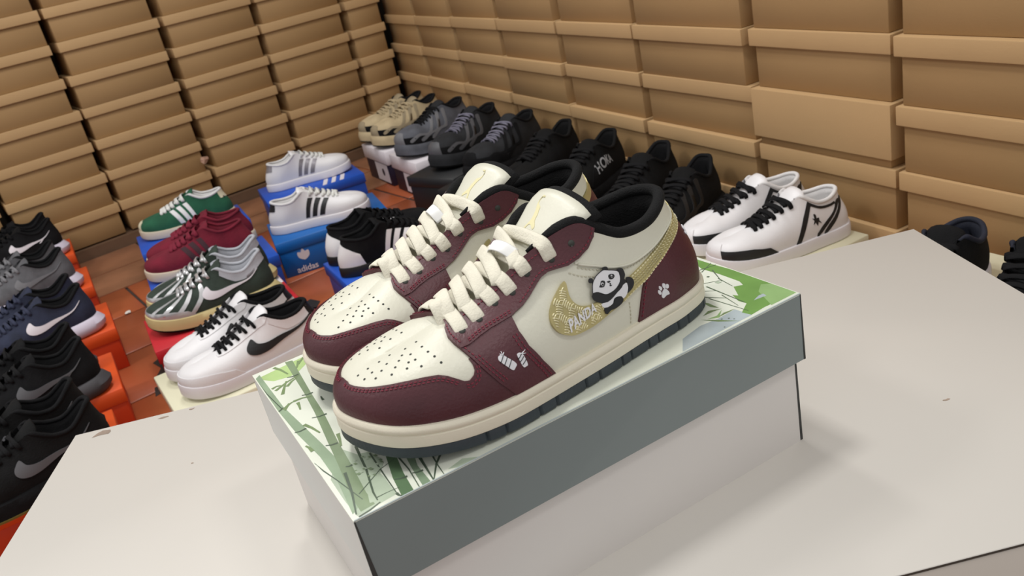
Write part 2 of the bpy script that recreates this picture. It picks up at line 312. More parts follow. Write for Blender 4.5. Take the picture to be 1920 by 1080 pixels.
LID_ART=[
('leaf',[(0.0008, 0.2287), (0.0439, 0.2339), (0.041, 0.2202), (0.031, 0.2113), (0.0229, 0.2088), (0.011, 0.2128)]),
('wash',[(0.0186, 0.0807), (0.0265, 0.0615), (0.0301, 0.0272), (0.0291, 0.0048), (0.0138, 0.0034), (0.0035, 0.0028), (0.0027, 0.022), (0.0031, 0.0497)]),
('pale',[(0.2418, 0.0014), (0.2534, 0.0151), (0.2733, 0.0197), (0.288, 0.0177), (0.3049, 0.019), (0.3062, 0.0031), (0.2945, 0.0031)]),
('stalk',[(0.0008, 0.2297), (0.0008, 0.1633), (0.0024, 0.121), (0.006, 0.0802), (0.0059, 0.0444), (0.002, 0.0063), (0.0093, 0.0122), (0.0126, 0.0499), (0.0138, 0.0707), (0.012, 0.0947), (0.0092, 0.126), (0.0056, 0.1658), (0.0049, 0.2338)]),
('stalk2',[(0.0271, 0.2376), (0.0238, 0.1736), (0.021, 0.1386), (0.0159, 0.0949), (0.0124, 0.0629), (0.0072, 0.022), (0.0066, 0.0051), (0.0158, 0.0058), (0.0158, 0.0204), (0.0188, 0.0537), (0.0214, 0.089), (0.026, 0.1332), (0.0279, 0.1689), (0.0328, 0.235)]),
('dark',[(0.0415, 0.0567), (0.0336, 0.0212), (0.0309, 0.0008), (0.0386, 0.0008), (0.0408, 0.0212), (0.0463, 0.0516)]),
('stalk3',[(0.0505, 0.0498), (0.0464, 0.0204), (0.0445, 0.0008), (0.0498, 0.0008), (0.0504, 0.0212), (0.0557, 0.0443)]),
('wash',[(0.0243, 0.0638), (0.0333, 0.0598), (0.0359, 0.0413), (0.0299, 0.0324), (0.0225, 0.0349), (0.0192, 0.0482)]),
('wash',[(0.0177, 0.0254), (0.0288, 0.0237), (0.0298, 0.0064), (0.0215, 0.0057), (0.0137, 0.009)]),
('wash',[(0.0628, 0.0036), (0.0741, 0.0068), (0.0822, 0.0009), (0.0684, 0.0008)]),
('green',[(0.3465, 0.1144), (0.3473, 0.0915), (0.3492, 0.0723), (0.3492, 0.0515), (0.3492, 0.0276), (0.3492, 0.003), (0.3197, 0.0047), (0.3062, 0.0035), (0.3045, 0.0113), (0.3163, 0.019), (0.3154, 0.0265), (0.3194, 0.037), (0.3213, 0.0327), (0.3294, 0.0465), (0.3356, 0.0429), (0.3383, 0.0495), (0.3382, 0.0732), (0.3366, 0.0907), (0.3414, 0.1055)]),
('lime',[(0.3492, 0.0276), (0.3492, 0.003), (0.3248, 0.003), (0.3346, 0.0258), (0.3439, 0.0329)]),
('pale',[(0.3226, 0.0183), (0.3299, 0.021), (0.3342, 0.0206), (0.3332, 0.0164)]),
('greend',[(0.2892, 0.019), (0.2964, 0.0213), (0.3056, 0.0196), (0.3004, 0.019)]),
('greend',[(0.2981, 0.0467), (0.2999, 0.041), (0.2996, 0.0291), (0.2967, 0.036)]),
('greend',[(0.2838, 0.0291), (0.2916, 0.0322), (0.3, 0.0271), (0.2933, 0.0284)]),
('greend',[(0.2794, 0.026), (0.2869, 0.0163), (0.2954, 0.0029), (0.285, 0.0142)]),
('lime',[(0.2826, 0.0233), (0.2905, 0.0217), (0.2987, 0.0257), (0.2898, 0.0183)]),
('ink',[(0.0569, 0.036), (0.0545, 0.0177), (0.0522, 0.0008), (0.0513, 0.0008), (0.053, 0.0179), (0.0548, 0.0363)]),
('ink',[(0.0687, 0.0228), (0.0604, 0.0136), (0.0526, 0.0009), (0.0519, 0.0014), (0.0593, 0.0144), (0.0674, 0.024)]),
('ink',[(0.0624, 0.0246), (0.0603, 0.0114), (0.0591, 0.0008), (0.0586, 0.0008), (0.0595, 0.0115), (0.0613, 0.0248)]),
('ink',[(0.0293, 0.073), (0.0251, 0.0428), (0.0197, 0.017), (0.0187, 0.0077), (0.0179, 0.0078), (0.0185, 0.0172), (0.0237, 0.043), (0.0275, 0.0733)]),
('ink',[(0.0332, 0.0578), (0.0313, 0.0289), (0.0299, 0.0032), (0.0293, 0.0032), (0.0304, 0.0289), (0.032, 0.0579)]),
('ink',[(0.0008, 0.0765), (0.0031, 0.0627), (0.0066, 0.0454), (0.0119, 0.0155), (0.0114, 0.0154), (0.0059, 0.0452), (0.0022, 0.0625), (0.0008, 0.0763)]),
('ink',[(0.0455, 0.0423), (0.0452, 0.022), (0.0427, 0.0008), (0.0421, 0.0008), (0.0443, 0.0221), (0.0443, 0.0423)]),
('ink',[(0.0116, 0.0224), (0.0311, 0.0362), (0.0424, 0.0398), (0.0426, 0.0394), (0.0314, 0.0356), (0.0121, 0.0217)]),
('ink',[(0.0008, 0.2211), (0.0015, 0.1961), (0.0044, 0.1625), (0.0036, 0.1625), (0.0008, 0.196), (0.0008, 0.221)]),
('ink',[(0.0137, 0.0498), (0.0098, 0.0269), (0.0041, 0.0046), (0.0032, 0.0048), (0.0083, 0.0272), (0.0116, 0.0501)]),
('ink',[(0.0188, 0.011), (0.0257, 0.0108), (0.0335, 0.0098), (0.0334, 0.0094), (0.0257, 0.0102), (0.0188, 0.0101)]),
('ink',[(0.0291, 0.1672), (0.0247, 0.1679), (0.0211, 0.1706), (0.0216, 0.1714), (0.0251, 0.1692), (0.0292, 0.1692)]),
('ink',[(0.027, 0.1283), (0.0216, 0.1293), (0.0169, 0.1321), (0.0173, 0.1329), (0.022, 0.1307), (0.0272, 0.1303)]),
('ink',[(0.0204, 0.0855), (0.0163, 0.0866), (0.0129, 0.0894), (0.0134, 0.0902), (0.0169, 0.088), (0.0208, 0.0875)]),
('ink',[(0.0194, 0.0534), (0.0169, 0.0537), (0.015, 0.0554), (0.0156, 0.0561), (0.0173, 0.055), (0.0194, 0.0554)]),
('ink',[(0.0098, 0.1213), (0.0053, 0.1211), (0.0014, 0.1228), (0.0017, 0.1236), (0.0054, 0.1226), (0.0096, 0.1234)]),
('ink',[(0.0409, 0.015), (0.0369, 0.0163), (0.0335, 0.0188), (0.034, 0.0196), (0.0375, 0.0176), (0.0414, 0.017)]),
('ink',[(0.0509, 0.0134), (0.0473, 0.0143), (0.0444, 0.0164), (0.0449, 0.0172), (0.0478, 0.0156), (0.0512, 0.0154)]),
('ink',[(0.0296, 0.2059), (0.0247, 0.2061), (0.0206, 0.2088), (0.0211, 0.2096), (0.0251, 0.2076), (0.0296, 0.2079)]),
('ink',[(0.0058, 0.1637), (0.0018, 0.1615), (0.0008, 0.1615), (0.0008, 0.1624), (0.0013, 0.1629), (0.0047, 0.1654)]),
('ink',[(0.0013, 0.0742), (0.0008, 0.0732), (0.0008, 0.0741), (0.0008, 0.0748), (0.0008, 0.0746), (0.0008, 0.0758)]),
('ink',[(0.0039, 0.0022), (0.011, 0.0031), (0.0187, 0.0054), (0.019, 0.0045), (0.0113, 0.0017), (0.0042, 0.0008)]),
('ink',[(0.0305, 0.0058), (0.0306, 0.0028), (0.0313, 0.001), (0.0305, 0.0008), (0.0292, 0.0024), (0.0285, 0.0055)]),
('ink',[(0.0307, 0.1503), (0.0307, 0.1528), (0.0314, 0.1573), (0.0323, 0.1572), (0.0322, 0.1528), (0.0327, 0.1505)]),
('greend',[(0.007, 0.1968), (0.0183, 0.2028), (0.029, 0.206), (0.0294, 0.2048), (0.0191, 0.201), (0.0084, 0.1944)]),
('greend',[(0.0091, 0.1857), (0.014, 0.1962), (0.0181, 0.2042), (0.0192, 0.2037), (0.0158, 0.1955), (0.0117, 0.1846)]),
('greend',[(0.0157, 0.1957), (0.0215, 0.2007), (0.0265, 0.2028), (0.0271, 0.2017), (0.0227, 0.1991), (0.0176, 0.1937)]),
('greend',[(0.0036, 0.163), (0.0089, 0.1668), (0.0134, 0.1679), (0.0138, 0.1667), (0.0099, 0.1651), (0.0054, 0.1609)]),
('greend',[(0.0137, 0.1687), (0.0206, 0.1677), (0.0266, 0.1641), (0.026, 0.1631), (0.02, 0.1658), (0.0135, 0.166)]),
('greend',[(0.0171, 0.163), (0.0163, 0.1583), (0.0148, 0.1511), (0.0136, 0.1513), (0.0144, 0.1585), (0.0144, 0.1632)]),
('greend',[(0.0186, 0.2362), (0.0216, 0.2268), (0.0237, 0.2146), (0.0225, 0.2144), (0.0197, 0.2263), (0.016, 0.2353)]),
('greend',[(0.0029, 0.09), (0.0028, 0.0961), (0.0019, 0.1003), (0.0031, 0.1006), (0.0047, 0.0965), (0.0056, 0.0903)]),
('greend',[(0.0112, 0.1288), (0.0139, 0.1198), (0.0159, 0.1088), (0.0147, 0.1086), (0.012, 0.1193), (0.0086, 0.1279)]),
('greend',[(0.0258, 0.0972), (0.0241, 0.0899), (0.0217, 0.0807), (0.0205, 0.081), (0.0221, 0.0903), (0.0231, 0.0977)]),
('greend',[(0.0059, 0.2022), (0.0103, 0.2031), (0.0136, 0.201), (0.013, 0.1999), (0.0102, 0.2011), (0.0067, 0.1996)]),
('greend',[(0.0117, 0.166), (0.0091, 0.1639), (0.0057, 0.1592), (0.0046, 0.1598), (0.0075, 0.1651), (0.0098, 0.168)]),
('greend',[(0.0378, 0.2291), (0.0355, 0.2253), (0.0323, 0.2184), (0.0311, 0.2189), (0.0337, 0.2261), (0.0353, 0.2303)]),
('greend',[(0.0427, 0.231), (0.0394, 0.2287), (0.0352, 0.2231), (0.0342, 0.2238), (0.0379, 0.2299), (0.0409, 0.2331)]),
('ink2',[(0.3047, 0.0514), (0.3093, 0.0439), (0.3138, 0.0365), (0.3135, 0.0363), (0.3087, 0.0436), (0.3039, 0.0509)]),
('ink2',[(0.3055, 0.0468), (0.3075, 0.0279), (0.3094, 0.0098), (0.309, 0.0097), (0.3069, 0.0278), (0.3047, 0.0468)]),
('ink2',[(0.318, 0.0633), (0.3174, 0.0416), (0.3169, 0.0211), (0.3163, 0.0211), (0.3166, 0.0416), (0.3168, 0.0633)]),
('ink2',[(0.3285, 0.0918), (0.3384, 0.0896), (0.3484, 0.0874), (0.3483, 0.0869), (0.3383, 0.0888), (0.3283, 0.0906)]),
('ink2',[(0.332, 0.0861), (0.3402, 0.0895), (0.3484, 0.0931), (0.3486, 0.0927), (0.3404, 0.089), (0.3324, 0.0853)]),
('ink2',[(0.3329, 0.0667), (0.3313, 0.0572), (0.3298, 0.0479), (0.3294, 0.048), (0.3307, 0.0573), (0.332, 0.0668)]),
('ink2',[(0.3405, 0.0818), (0.3355, 0.071), (0.3307, 0.0605), (0.3303, 0.0607), (0.3348, 0.0713), (0.3395, 0.0822)]),
('ink2',[(0.3159, 0.0712), (0.3239, 0.0668), (0.332, 0.0623), (0.3318, 0.062), (0.3237, 0.0663), (0.3155, 0.0706)]),
('ink2',[(0.3151, 0.0433), (0.3127, 0.0319), (0.3104, 0.021), (0.3101, 0.021), (0.3122, 0.032), (0.3144, 0.0434)]),
('ink2',[(0.3101, 0.0604), (0.3141, 0.0555), (0.318, 0.0508), (0.3178, 0.0506), (0.3137, 0.0552), (0.3096, 0.0599)]),
('ink2',[(0.2884, 0.0158), (0.2895, 0.0156), (0.2898, 0.0145), (0.2885, 0.0146)]),
('ink2',[(0.2923, 0.0126), (0.2933, 0.0124), (0.2936, 0.0116), (0.2925, 0.0116)]),
('ink2',[(0.2941, 0.009), (0.2949, 0.0088), (0.2952, 0.0081), (0.2942, 0.0081)]),
('ink2',[(0.2819, 0.0054), (0.2827, 0.0052), (0.283, 0.0045), (0.2821, 0.0044)]),
('ink2',[(0.3288, 0.0764), (0.3305, 0.0761), (0.3308, 0.0743), (0.329, 0.0744)]),
('ink2',[(0.3164, 0.0689), (0.3178, 0.0686), (0.3182, 0.0671), (0.3166, 0.0671)]),
('wash',[(0.3259, 0.0635), (0.329, 0.0629), (0.3294, 0.0594), (0.3263, 0.0599)]),
('wash',[(0.0207, 0.0594), (0.0227, 0.0594), (0.0235, 0.0565), (0.0215, 0.0564)]),
('stalk2',[(0.0298, 0.0548), (0.0313, 0.0549), (0.0319, 0.0526), (0.0304, 0.0526)]),
('wash',[(0.0274, 0.0551), (0.0293, 0.0552), (0.03, 0.0523), (0.0281, 0.0523)]),
('stalk2',[(0.02, 0.0549), (0.0216, 0.0549), (0.0223, 0.0525), (0.0207, 0.0525)]),
('wash',[(0.0227, 0.0456), (0.0246, 0.0456), (0.0254, 0.0428), (0.0235, 0.0428)]),
('stalk2',[(0.0333, 0.0447), (0.0351, 0.0447), (0.0358, 0.0421), (0.0341, 0.0421)]),
('wash',[(0.03, 0.0479), (0.031, 0.0479), (0.0314, 0.0464), (0.0304, 0.0464)]),
('stalk2',[(0.0337, 0.0438), (0.0351, 0.0438), (0.0357, 0.0418), (0.0343, 0.0418)]),
('wash',[(0.0297, 0.0384), (0.0313, 0.0385), (0.0319, 0.0362), (0.0304, 0.0362)]),
('stalk2',[(0.033, 0.0537), (0.0349, 0.0537), (0.0356, 0.0509), (0.0338, 0.0509)]),
('wash',[(0.0265, 0.0584), (0.0283, 0.0584), (0.0291, 0.0557), (0.0273, 0.0556)]),
('stalk2',[(0.0337, 0.0469), (0.0355, 0.0469), (0.0362, 0.0443), (0.0344, 0.0443)]),
('wash',[(0.0194, 0.0439), (0.0213, 0.0439), (0.0221, 0.0412), (0.0202, 0.0412)]),
('stalk2',[(0.0175, 0.0429), (0.0193, 0.043), (0.0201, 0.0404), (0.0183, 0.0404)]),
('wash',[(0.0246, 0.0361), (0.0261, 0.0361), (0.0267, 0.0339), (0.0252, 0.0339)]),
('stalk2',[(0.0255, 0.0333), (0.0265, 0.0333), (0.027, 0.0318), (0.0259, 0.0318)]),
('wash',[(0.0309, 0.0436), (0.0325, 0.0436), (0.0331, 0.0413), (0.0315, 0.0413)]),
('stalk2',[(0.0179, 0.0468), (0.0193, 0.0468), (0.0198, 0.0449), (0.0185, 0.0448)]),
('wash',[(0.0322, 0.0461), (0.0339, 0.0462), (0.0346, 0.0437), (0.0329, 0.0437)]),
('stalk2',[(0.0225, 0.0449), (0.0237, 0.0449), (0.0242, 0.0432), (0.023, 0.0431)]),
('wash',[(0.0176, 0.0456), (0.0195, 0.0456), (0.0203, 0.0428), (0.0184, 0.0428)]),
('stalk2',[(0.0222, 0.0353), (0.0234, 0.0353), (0.0239, 0.0335), (0.0227, 0.0335)]),
('wash',[(0.0326, 0.0494), (0.0348, 0.0494), (0.0357, 0.0462), (0.0335, 0.0461)]),
('stalk2',[(0.0252, 0.0424), (0.0273, 0.0424), (0.0282, 0.0393), (0.0261, 0.0392)]),
('wash',[(0.0267, 0.0349), (0.0277, 0.0349), (0.0282, 0.0334), (0.0271, 0.0334)]),
('stalk2',[(0.0269, 0.0582), (0.0281, 0.0582), (0.0286, 0.0563), (0.0274, 0.0563)]),
]
# ---------------------------------------------------------------- setting: floor, plinth, back walls
m_tile = mat('terracotta_tile', (168, 88, 52), .35, .15, 60, .12, 3)
m_tile2 = mat('terracotta_tile_dark', (158, 80, 48), .38, .15, 60, .12, 3)
m_grout = mat('dark_grout', (62, 50, 42), .9, .3, 90, .3, 30)
m_ledge = mat('brown_ledge_tile', (142, 98, 72), .4, .15, 60, .25, 7)
m_wall = mat('shaded_plaster', (70, 62, 52), .9, .2, 60, .2, 5)  # shade of the gaps between cartons is put into this dark wall colour
LW = math.radians(6.94); RW = math.radians(-92.73)
dl = np.array([math.cos(LW), math.sin(LW)]); nl = np.array([-math.sin(LW), math.cos(LW)])
dr = np.array([math.cos(RW), math.sin(RW)]); nr = np.array([-math.sin(RW), math.cos(RW)])
cl, cr = 2.914, 1.1313
def onL(s, d, z): p = np.array([1.230, 3.085])+dl*s+nl*d; return (p[0], p[1], z)
def onR(s, d, z): p = np.array([1.287, 3.240])+dr*s+nr*d; return (p[0], p[1], z)
floor = MB().box(-2.2, 2.2, -1.2, 4.2, -.03, -.004).build('floor', m_grout); tag(floor, None, None, kind='structure')
floor['label'] = 'terracotta tiled floor with dark grout'
tv = MB().box(0, .294, 0, .294, -.006, 0).build('tile', m_tile); bevel(tv, .0025, 1)
tv2 = tv.data.copy(); tv2.materials[0] = m_tile2
k = 0
for i in range(-7, 8):
    for j in range(-10, 2):
        p = np.array([.0, 2.26])+dl*(i*.302-.02)+nl*(j*.302-.06)
        if p[0] < -1.7 or p[0] > 1.25 or p[1] < -.7: continue
        if k == 0: t = tv
        else:
            t = bpy.data.objects.new('tile', tv.data if random.random() < .6 else tv2); COL.objects.link(t)
        t.parent = floor; t.location = (p[0], p[1], random.uniform(-.0006, .0006)); t.rotation_euler = (0, 0, LW); k += 1
# worn black marks painted on the floor tiles
m_mark = mat('worn_black_paint', (38, 34, 32), .6, .1, 80, .3, 20)
def mark(pts):
    V = [(x, y, .0012) for x, y in pts]+[(x, y, .0002) for x, y in pts]; n = len(pts)
    o = mesh('painted_mark', V, [tuple(range(n))]+[(i, i+n, (i+1) % n+n, (i+1) % n) for i in range(n)], m_mark, floor, False); return o
mark([(-.075, 1.64), (-.05, 1.70), (-.062, 1.75), (-.03, 1.78), (-.02, 1.74), (.0, 1.75), (-.005, 1.69), (-.03, 1.67), (-.04, 1.62)])
mark([(-.085, 1.55), (-.06, 1.56), (-.055, 1.60), (-.08, 1.60)])
mark([(.30, 1.69), (.33, 1.71), (.35, 1.69), (.37, 1.72), (.355, 1.76), (.33, 1.75), (.315, 1.78), (.30, 1.74)])
mark([(.37, 1.62), (.40, 1.64), (.41, 1.70), (.385, 1.68)])
# raised ledge the carton walls stand on, one row of tiles on its top and front
ledge = MB()
V = [onL(-2.4, -.012, 0), onL(.3, -.012, 0), onL(.3, .5, 0), onL(-2.4, .5, 0)]
ledge.add([(x, y, 0) for x, y, z in V]+[(x, y, .040) for x, y, z in V], BOXF)
V = [onR(-.3, -.02, 0), onR(3.6, -.02, 0), onR(3.6, .5, 0), onR(-.3, .5, 0)]
ledge.add([(x, y, 0) for x, y, z in V]+[(x, y, .040) for x, y, z in V], BOXF)
lo = ledge.build('trim_1', mat('brown_ledge', (104, 78, 58), .7, .2, 60, .2, 8)); tag(lo, 'low brown tiled ledge under the carton walls', None, kind='structure')
for i in range(9):            # brown border tiles set in the floor in front of the cartons
    for j in range(2):
        a, b = -2.35+i*.29, -2.35+i*.29+.282
        q = [onL(a, -.02-.235*(j+1)+.008, 0), onL(b, -.02-.235*(j+1)+.008, 0), onL(b, -.02-.235*j, 0), onL(a, -.02-.235*j, 0)]
        mesh('border_tile', [(x, y, -.002) for x, y, z in q]+[(x, y, .0025) for x, y, z in q], BOXF, m_ledge, floor, False)
def wall(name, f):
    V = [f(-2.6, .30, 0), f(4.2, .30, 0), f(4.2, .34, 0), f(-2.6, .34, 0)]
    o = mesh(name, V+[(x, y, 2.7) for x, y, z in V], BOXF, m_wall, None, False); tag(o, 'plain wall coloured dark as shade behind stacked cartons', None, kind='structure')
wall('wall_left', onL); wall('wall_right', lambda s, d, z: onR(s-.33, d, z))
# ---------------------------------------------------------------- cartons stacked along both walls
m_kraft = mat('kraft_cardboard', (166, 133, 90), .75, .12, 260, .06, 3)
m_kraft2 = mat('kraft_cardboard_light', (188, 154, 110), .75, .12, 260, .05, 4)
ORD = ['zeroth', 'lowest', 'second', 'third', 'fourth', 'fifth', 'sixth', 'seventh', 'eighth', 'top']
_cm = {}
def carton_mesh(w, d, h, lh):
    key = (round(w, 3), round(d, 3), round(h, 4), round(lh, 4))
    if key in _cm: return _cm[key]
    b = MB().box(-w/2+.004, w/2-.004, .004, d, 0, h-.004).build('body', m_kraft); bevel(b, .0012, 1)
    l = MB().box(-w/2-.005, w/2+.005, -.005, d+.005, h-lh, h-.0005).build('lid', m_kraft2); bevel(l, .0022, 2)
    _cm[key] = (b.data, l.data); bpy.data.objects.remove(b); bpy.data.objects.remove(l); return _cm[key]
def carton(loc, rz, w, d, h, lh, label, group):
    e = empty('shoe_carton', loc, rz); tag(e, label, 'carton', group)
    bm_, lm_ = carton_mesh(w, d, h, lh)
    for n, me in (('body', bm_), ('lid', lm_)):
        o = bpy.data.objects.new(n, me); COL.objects.link(o); o.parent = e
random.seed(21)
HL, HR = .1125, .1175
seamsL = [-1.90, -1.545, -1.196, -.838, -.492, -.137, .035]
for c in range(6):
    s0, s1 = seamsL[c], seamsL[c+1]; w = s1-s0-.026; n = 6-c
    for r in range(8):
        x, y, z = onL((s0+s1)/2+random.uniform(-.005, .005)+ (.006 if c == 1 and r < 4 else 0), .006+random.uniform(-.004, .004), .0455+HL*r)
        carton((x, y, z), LW+random.uniform(-.006, .006), w, .215, HL, .033,
               f'brown cardboard carton in {ORD[r+1]} row of the {ORD[n] if n > 1 else "first"} stack left of the corner', 'cartons along the left wall')
seamsR = [.075, .43, .785, 1.154, 1.535, 1.91, 2.31, 2.67, 3.03, 3.39]
for c in range(9):
    s0, s1 = seamsR[c], seamsR[c+1]; w = s1-s0-.022
    for r in range(6):
        full = (c == 6 and r == 2)
        x, y, z = onR((s0+s1)/2+random.uniform(-.004, .004), .006+random.uniform(-.004, .005)-(.004 if full else 0), .0455+HR*r)
        carton((x, y, z), RW+random.uniform(-.006, .006), w, .215, HR, .034 if not full else .100,
               f'brown carton{", deep-lidded," if full else ""} in {ORD[r+1]} row of the {ORD[c+1] if c > 0 else "first"} stack right of the corner', 'cartons along the right wall')
# ---------------------------------------------------------------- white display table
TZ = .4219
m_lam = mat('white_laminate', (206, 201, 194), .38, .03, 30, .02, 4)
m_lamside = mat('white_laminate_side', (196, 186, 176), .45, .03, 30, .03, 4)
m_scuff = mat('scuff_brown', (150, 132, 118), .7, .1, 50, .3, 40)
tab = empty('display_table', (-.163, .556, 0), math.radians(-22.6)); tag(tab, 'white laminate display table carrying the green printed shoebox', 'table')
TL, TD = .951, .466
t = MB().box(0, TL, -TD, 0, TZ-.0015, TZ).build('table_top', m_lam, tab); bevel(t, .0007, 1)
MB().box(.0008, TL-.0008, -TD+.0008, -.0008, TZ-.0035, TZ-.0016).build('edge_shade_strip', mat('edge_shadow_line', (70, 64, 56), .6), tab)  # thin dark strip, paints the shadow line under the table top
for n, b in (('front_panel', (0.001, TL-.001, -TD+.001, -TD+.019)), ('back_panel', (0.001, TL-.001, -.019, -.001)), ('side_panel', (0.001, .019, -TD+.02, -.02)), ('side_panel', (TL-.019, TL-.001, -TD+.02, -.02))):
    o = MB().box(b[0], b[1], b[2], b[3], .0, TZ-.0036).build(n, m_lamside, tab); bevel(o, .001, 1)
def scuff(x, y, pts, s=1.):
    V = [(x+a*s, y+b*s, TZ+.00025) for a, b in pts]; n = len(V)
    mesh('scuff_mark', V+[(p[0], p[1], TZ+.00002) for p in V], [tuple(range(n))]+[(i, i+n, (i+1) % n+n, (i+1) % n) for i in range(n)], m_scuff, tab, False)
for x, y, s in ((.032, -.012, .012), (.10, -.010, .006), (.13, -.006, .004), (.38, -.05, .0025), (.80, -.31, .003), (.80, -.425, .004), (.155, -.12, .002), (.33, -.13, .0015), (.73, -.07, .004)):
    pts = [(math.cos(a)*random.uniform(.5, 1.2), math.sin(a)*random.uniform(.2, .6)) for a in np.linspace(0, 2*math.pi, 9)[:-1]]; scuff(x, y, pts, s)
# ---------------------------------------------------------------- green printed shoebox under the sneakers
BXL, BXW, LH, BH, INS = .35, .2384, .0544, .1274, .0049
m_lidtop = mat('printed_card_white', (226, 230, 216), .28, .0, 1, .03, 10, coat=.3)
m_lidfront = mat('lid_grey_card', (122, 131, 131), .42, .0, 1, .04, 6, coat=.15)
m_lidend = mat('lid_pale_card', (205, 206, 203), .4, .0, 1, .03, 6, coat=.1)
m_basec = mat('base_white_card', (214, 209, 205), .5, .0, 1, .03, 5)
m_cut = mat('dark_card_edge', (52, 52, 50), .7)
bx = empty('printed_shoe_box', (0, 0, TZ)); tag(bx, 'shoebox with bamboo printed lid and grey sides under the maroon sneakers', 'shoebox')
H0 = BH
def hollow(x0, x1, y0, y1, z0, z1, t, lid):
    mb = MB()
    mats = {'f': 1, 'e': 2, 't': 0}
    zt = (z1-t, z1) if lid else (z0, z0+t)
    mb.box(x0, x1, y0, y1, zt[0], zt[1], 0)
    za, zb = (z0, z1-t) if lid else (z0+t, z1)
    mb.box(x0, x1, y0, y0+t, za, zb, 1); mb.box(x0, x1, y1-t, y1, za, zb, 1)
    mb.box(x0, x0+t, y0+t, y1-t, za, zb, 2); mb.box(x1-t, x1, y0+t, y1-t, za, zb, 2)
    return mb
lid = hollow(0, BXL, 0, BXW, H0-LH, H0, .0012, True).build('lid', [m_lidtop, m_lidfront, m_lidend], bx)
lid['label'] = 'bamboo printed lid with grey front'
base = hollow(INS, BXL-INS, INS, BXW-INS, 0, H0-.0014, .0012, False).build('base', [m_basec]*3, bx)
base['label'] = 'plain white lower box'
# dark slits at the folded corners
for x, s_, w0, w1, y, z0, z1, par in ((.0001, 1, .0034, .0008, 0, H0-LH, H0-.0008, lid), (BXL-.0001, -1, .0016, .0006, 0, H0-LH, H0-.0008, lid), (BXL-INS-.0001, -1, .0022, .0014, INS, .0006, H0-LH+.01, base), (INS+.0001, 1, .002, .002, INS, .0006, H0-LH, base)):
    e0, e1 = y-.00035, y+.0002
    MB().add([(x, e0, z0), (x+s_*w0, e0, z0), (x+s_*w0, e1, z0), (x, e1, z0), (x, e0, z1), (x+s_*w1, e0, z1), (x+s_*w1, e1, z1), (x, e1, z1)], BOXF if s_ > 0 else [f[::-1] for f in BOXF]).build('corner_slit', m_cut, par)
for a, b in (((.0, BXL), 'f'),):
    MB().box(.0005, BXL-.0005, -.0003, .0006, H0-.0005, H0+.0002).build('lid_edge_wear', mat('worn_card_edge', (176, 186, 186), .5), lid)
AC = {'leaf': (178, 204, 138), 'wash': (178, 192, 170), 'pale': (178, 190, 194), 'stalk': (150, 170, 142), 'stalk2': (132, 150, 118), 'stalk3': (128, 148, 122),
      'dark': (98, 124, 92), 'green': (118, 158, 84), 'greend': (126, 146, 104), 'lime': (150, 184, 122), 'ink': (86, 100, 84), 'ink2': (96, 112, 92)}
keys = list(AC); amats = [mat('print_'+k, AC[k], .28, 0, 1, .12, 35, coat=.3) for k in keys]
mb = MB()
for q, (c, P) in enumerate(LID_ART):
    try: V2, F = cdt(P, 1e9)
    except Exception: continue
    z = H0+.00003+q*.000003
    a = sum((V2[f[1]][0]-V2[f[0]][0])*(V2[f[2]][1]-V2[f[0]][1])-(V2[f[1]][1]-V2[f[0]][1])*(V2[f[2]][0]-V2[f[0]][0]) for f in F)
    mb.add([(x, y, z) for x, y in V2], F if a > 0 else [f[::-1] for f in F], keys.index(c))
art = mb.build('bamboo_print', amats, lid); art['kind'] = 'stuff'; art['label'] = 'printed bamboo stalks and green leaves'
# ---------------------------------------------------------------- shoe building blocks
def mirror(uv): return [(-u, v) for u, v in uv]
def sole_ring(H, prof, nu=160, notch=None):
    """loft of (outward, z) profile around the shoe outline, z raised by the toe spring"""
    U = np.linspace(-1, 1, nu, endpoint=False); R, n = H.base(U); rz = H.riz(R[:, 0]); V = np.zeros((nu, len(prof), 3))
    for j, (o, z, *w) in enumerate(prof):
        oo = np.full(nu, o)
        if notch is not None and w: oo = oo-notch(U)*w[0]
        oo = oo+H.fl*np.clip(1-R[:, 0]/H.L*1.6, 0, 1)*math.sin(math.pi*min(1, z/(H.zs+1e-6)))
        V[:, j, :2] = R[:, :2]+n*oo[:, None]; V[:, j, 2] = z*H.lift(R[:, 0])+rz
    return V.reshape(-1, 3), grid_faces(nu, len(prof), True)
def cap(H, V, nu, npf, j, flip=False):
    """close ring j of a sole loft with triangles to a centre line"""
    ring = [i*npf+j for i in range(nu)]; F = []
    # pair lateral/medial points across
    h = nu//2
    for k in range(h):
        a, b = ring[(h+k) % nu], ring[(h+k+1) % nu]; c, d = ring[(h-k) % nu], ring[(h-k-1) % nu]
        if a == c: f = (a, b, d)
        elif b == d: f = (a, b, c)
        else: f = (a, b, d, c)
        F.append(f if not flip else f[::-1])
    return F
def add_sole(H, root, name, prof, m, top=True, bottom=True, nu=160, notch=None):
    V, F = sole_ring(H, prof, nu, notch); n = len(prof)
    if bottom: F = F+cap(H, V, nu, n, 0, True)
    if top: F = F+cap(H, V, nu, n, n-1, False)
    o = mesh(name, V, F, m, root)
    bm = bmesh.new(); bm.from_mesh(o.data); bmesh.ops.recalc_face_normals(bm, faces=bm.faces); bm.to_mesh(o.data); bm.free()
    return sharp(o, 40)
def add_upper(H, root, m, vmax=1.):
    nv = H.nv; U = np.linspace(-1, 1, H.nu)[:-1]; Vv = np.linspace(0, vmax, nv)
    X = H.G[:-1] if vmax == 1. else H.at(*np.meshgrid(U, Vv, indexing='ij'))[0]
    o = mesh('upper', X.reshape(-1, 3), grid_faces(len(U), nv, True, False), m, root)
    return o
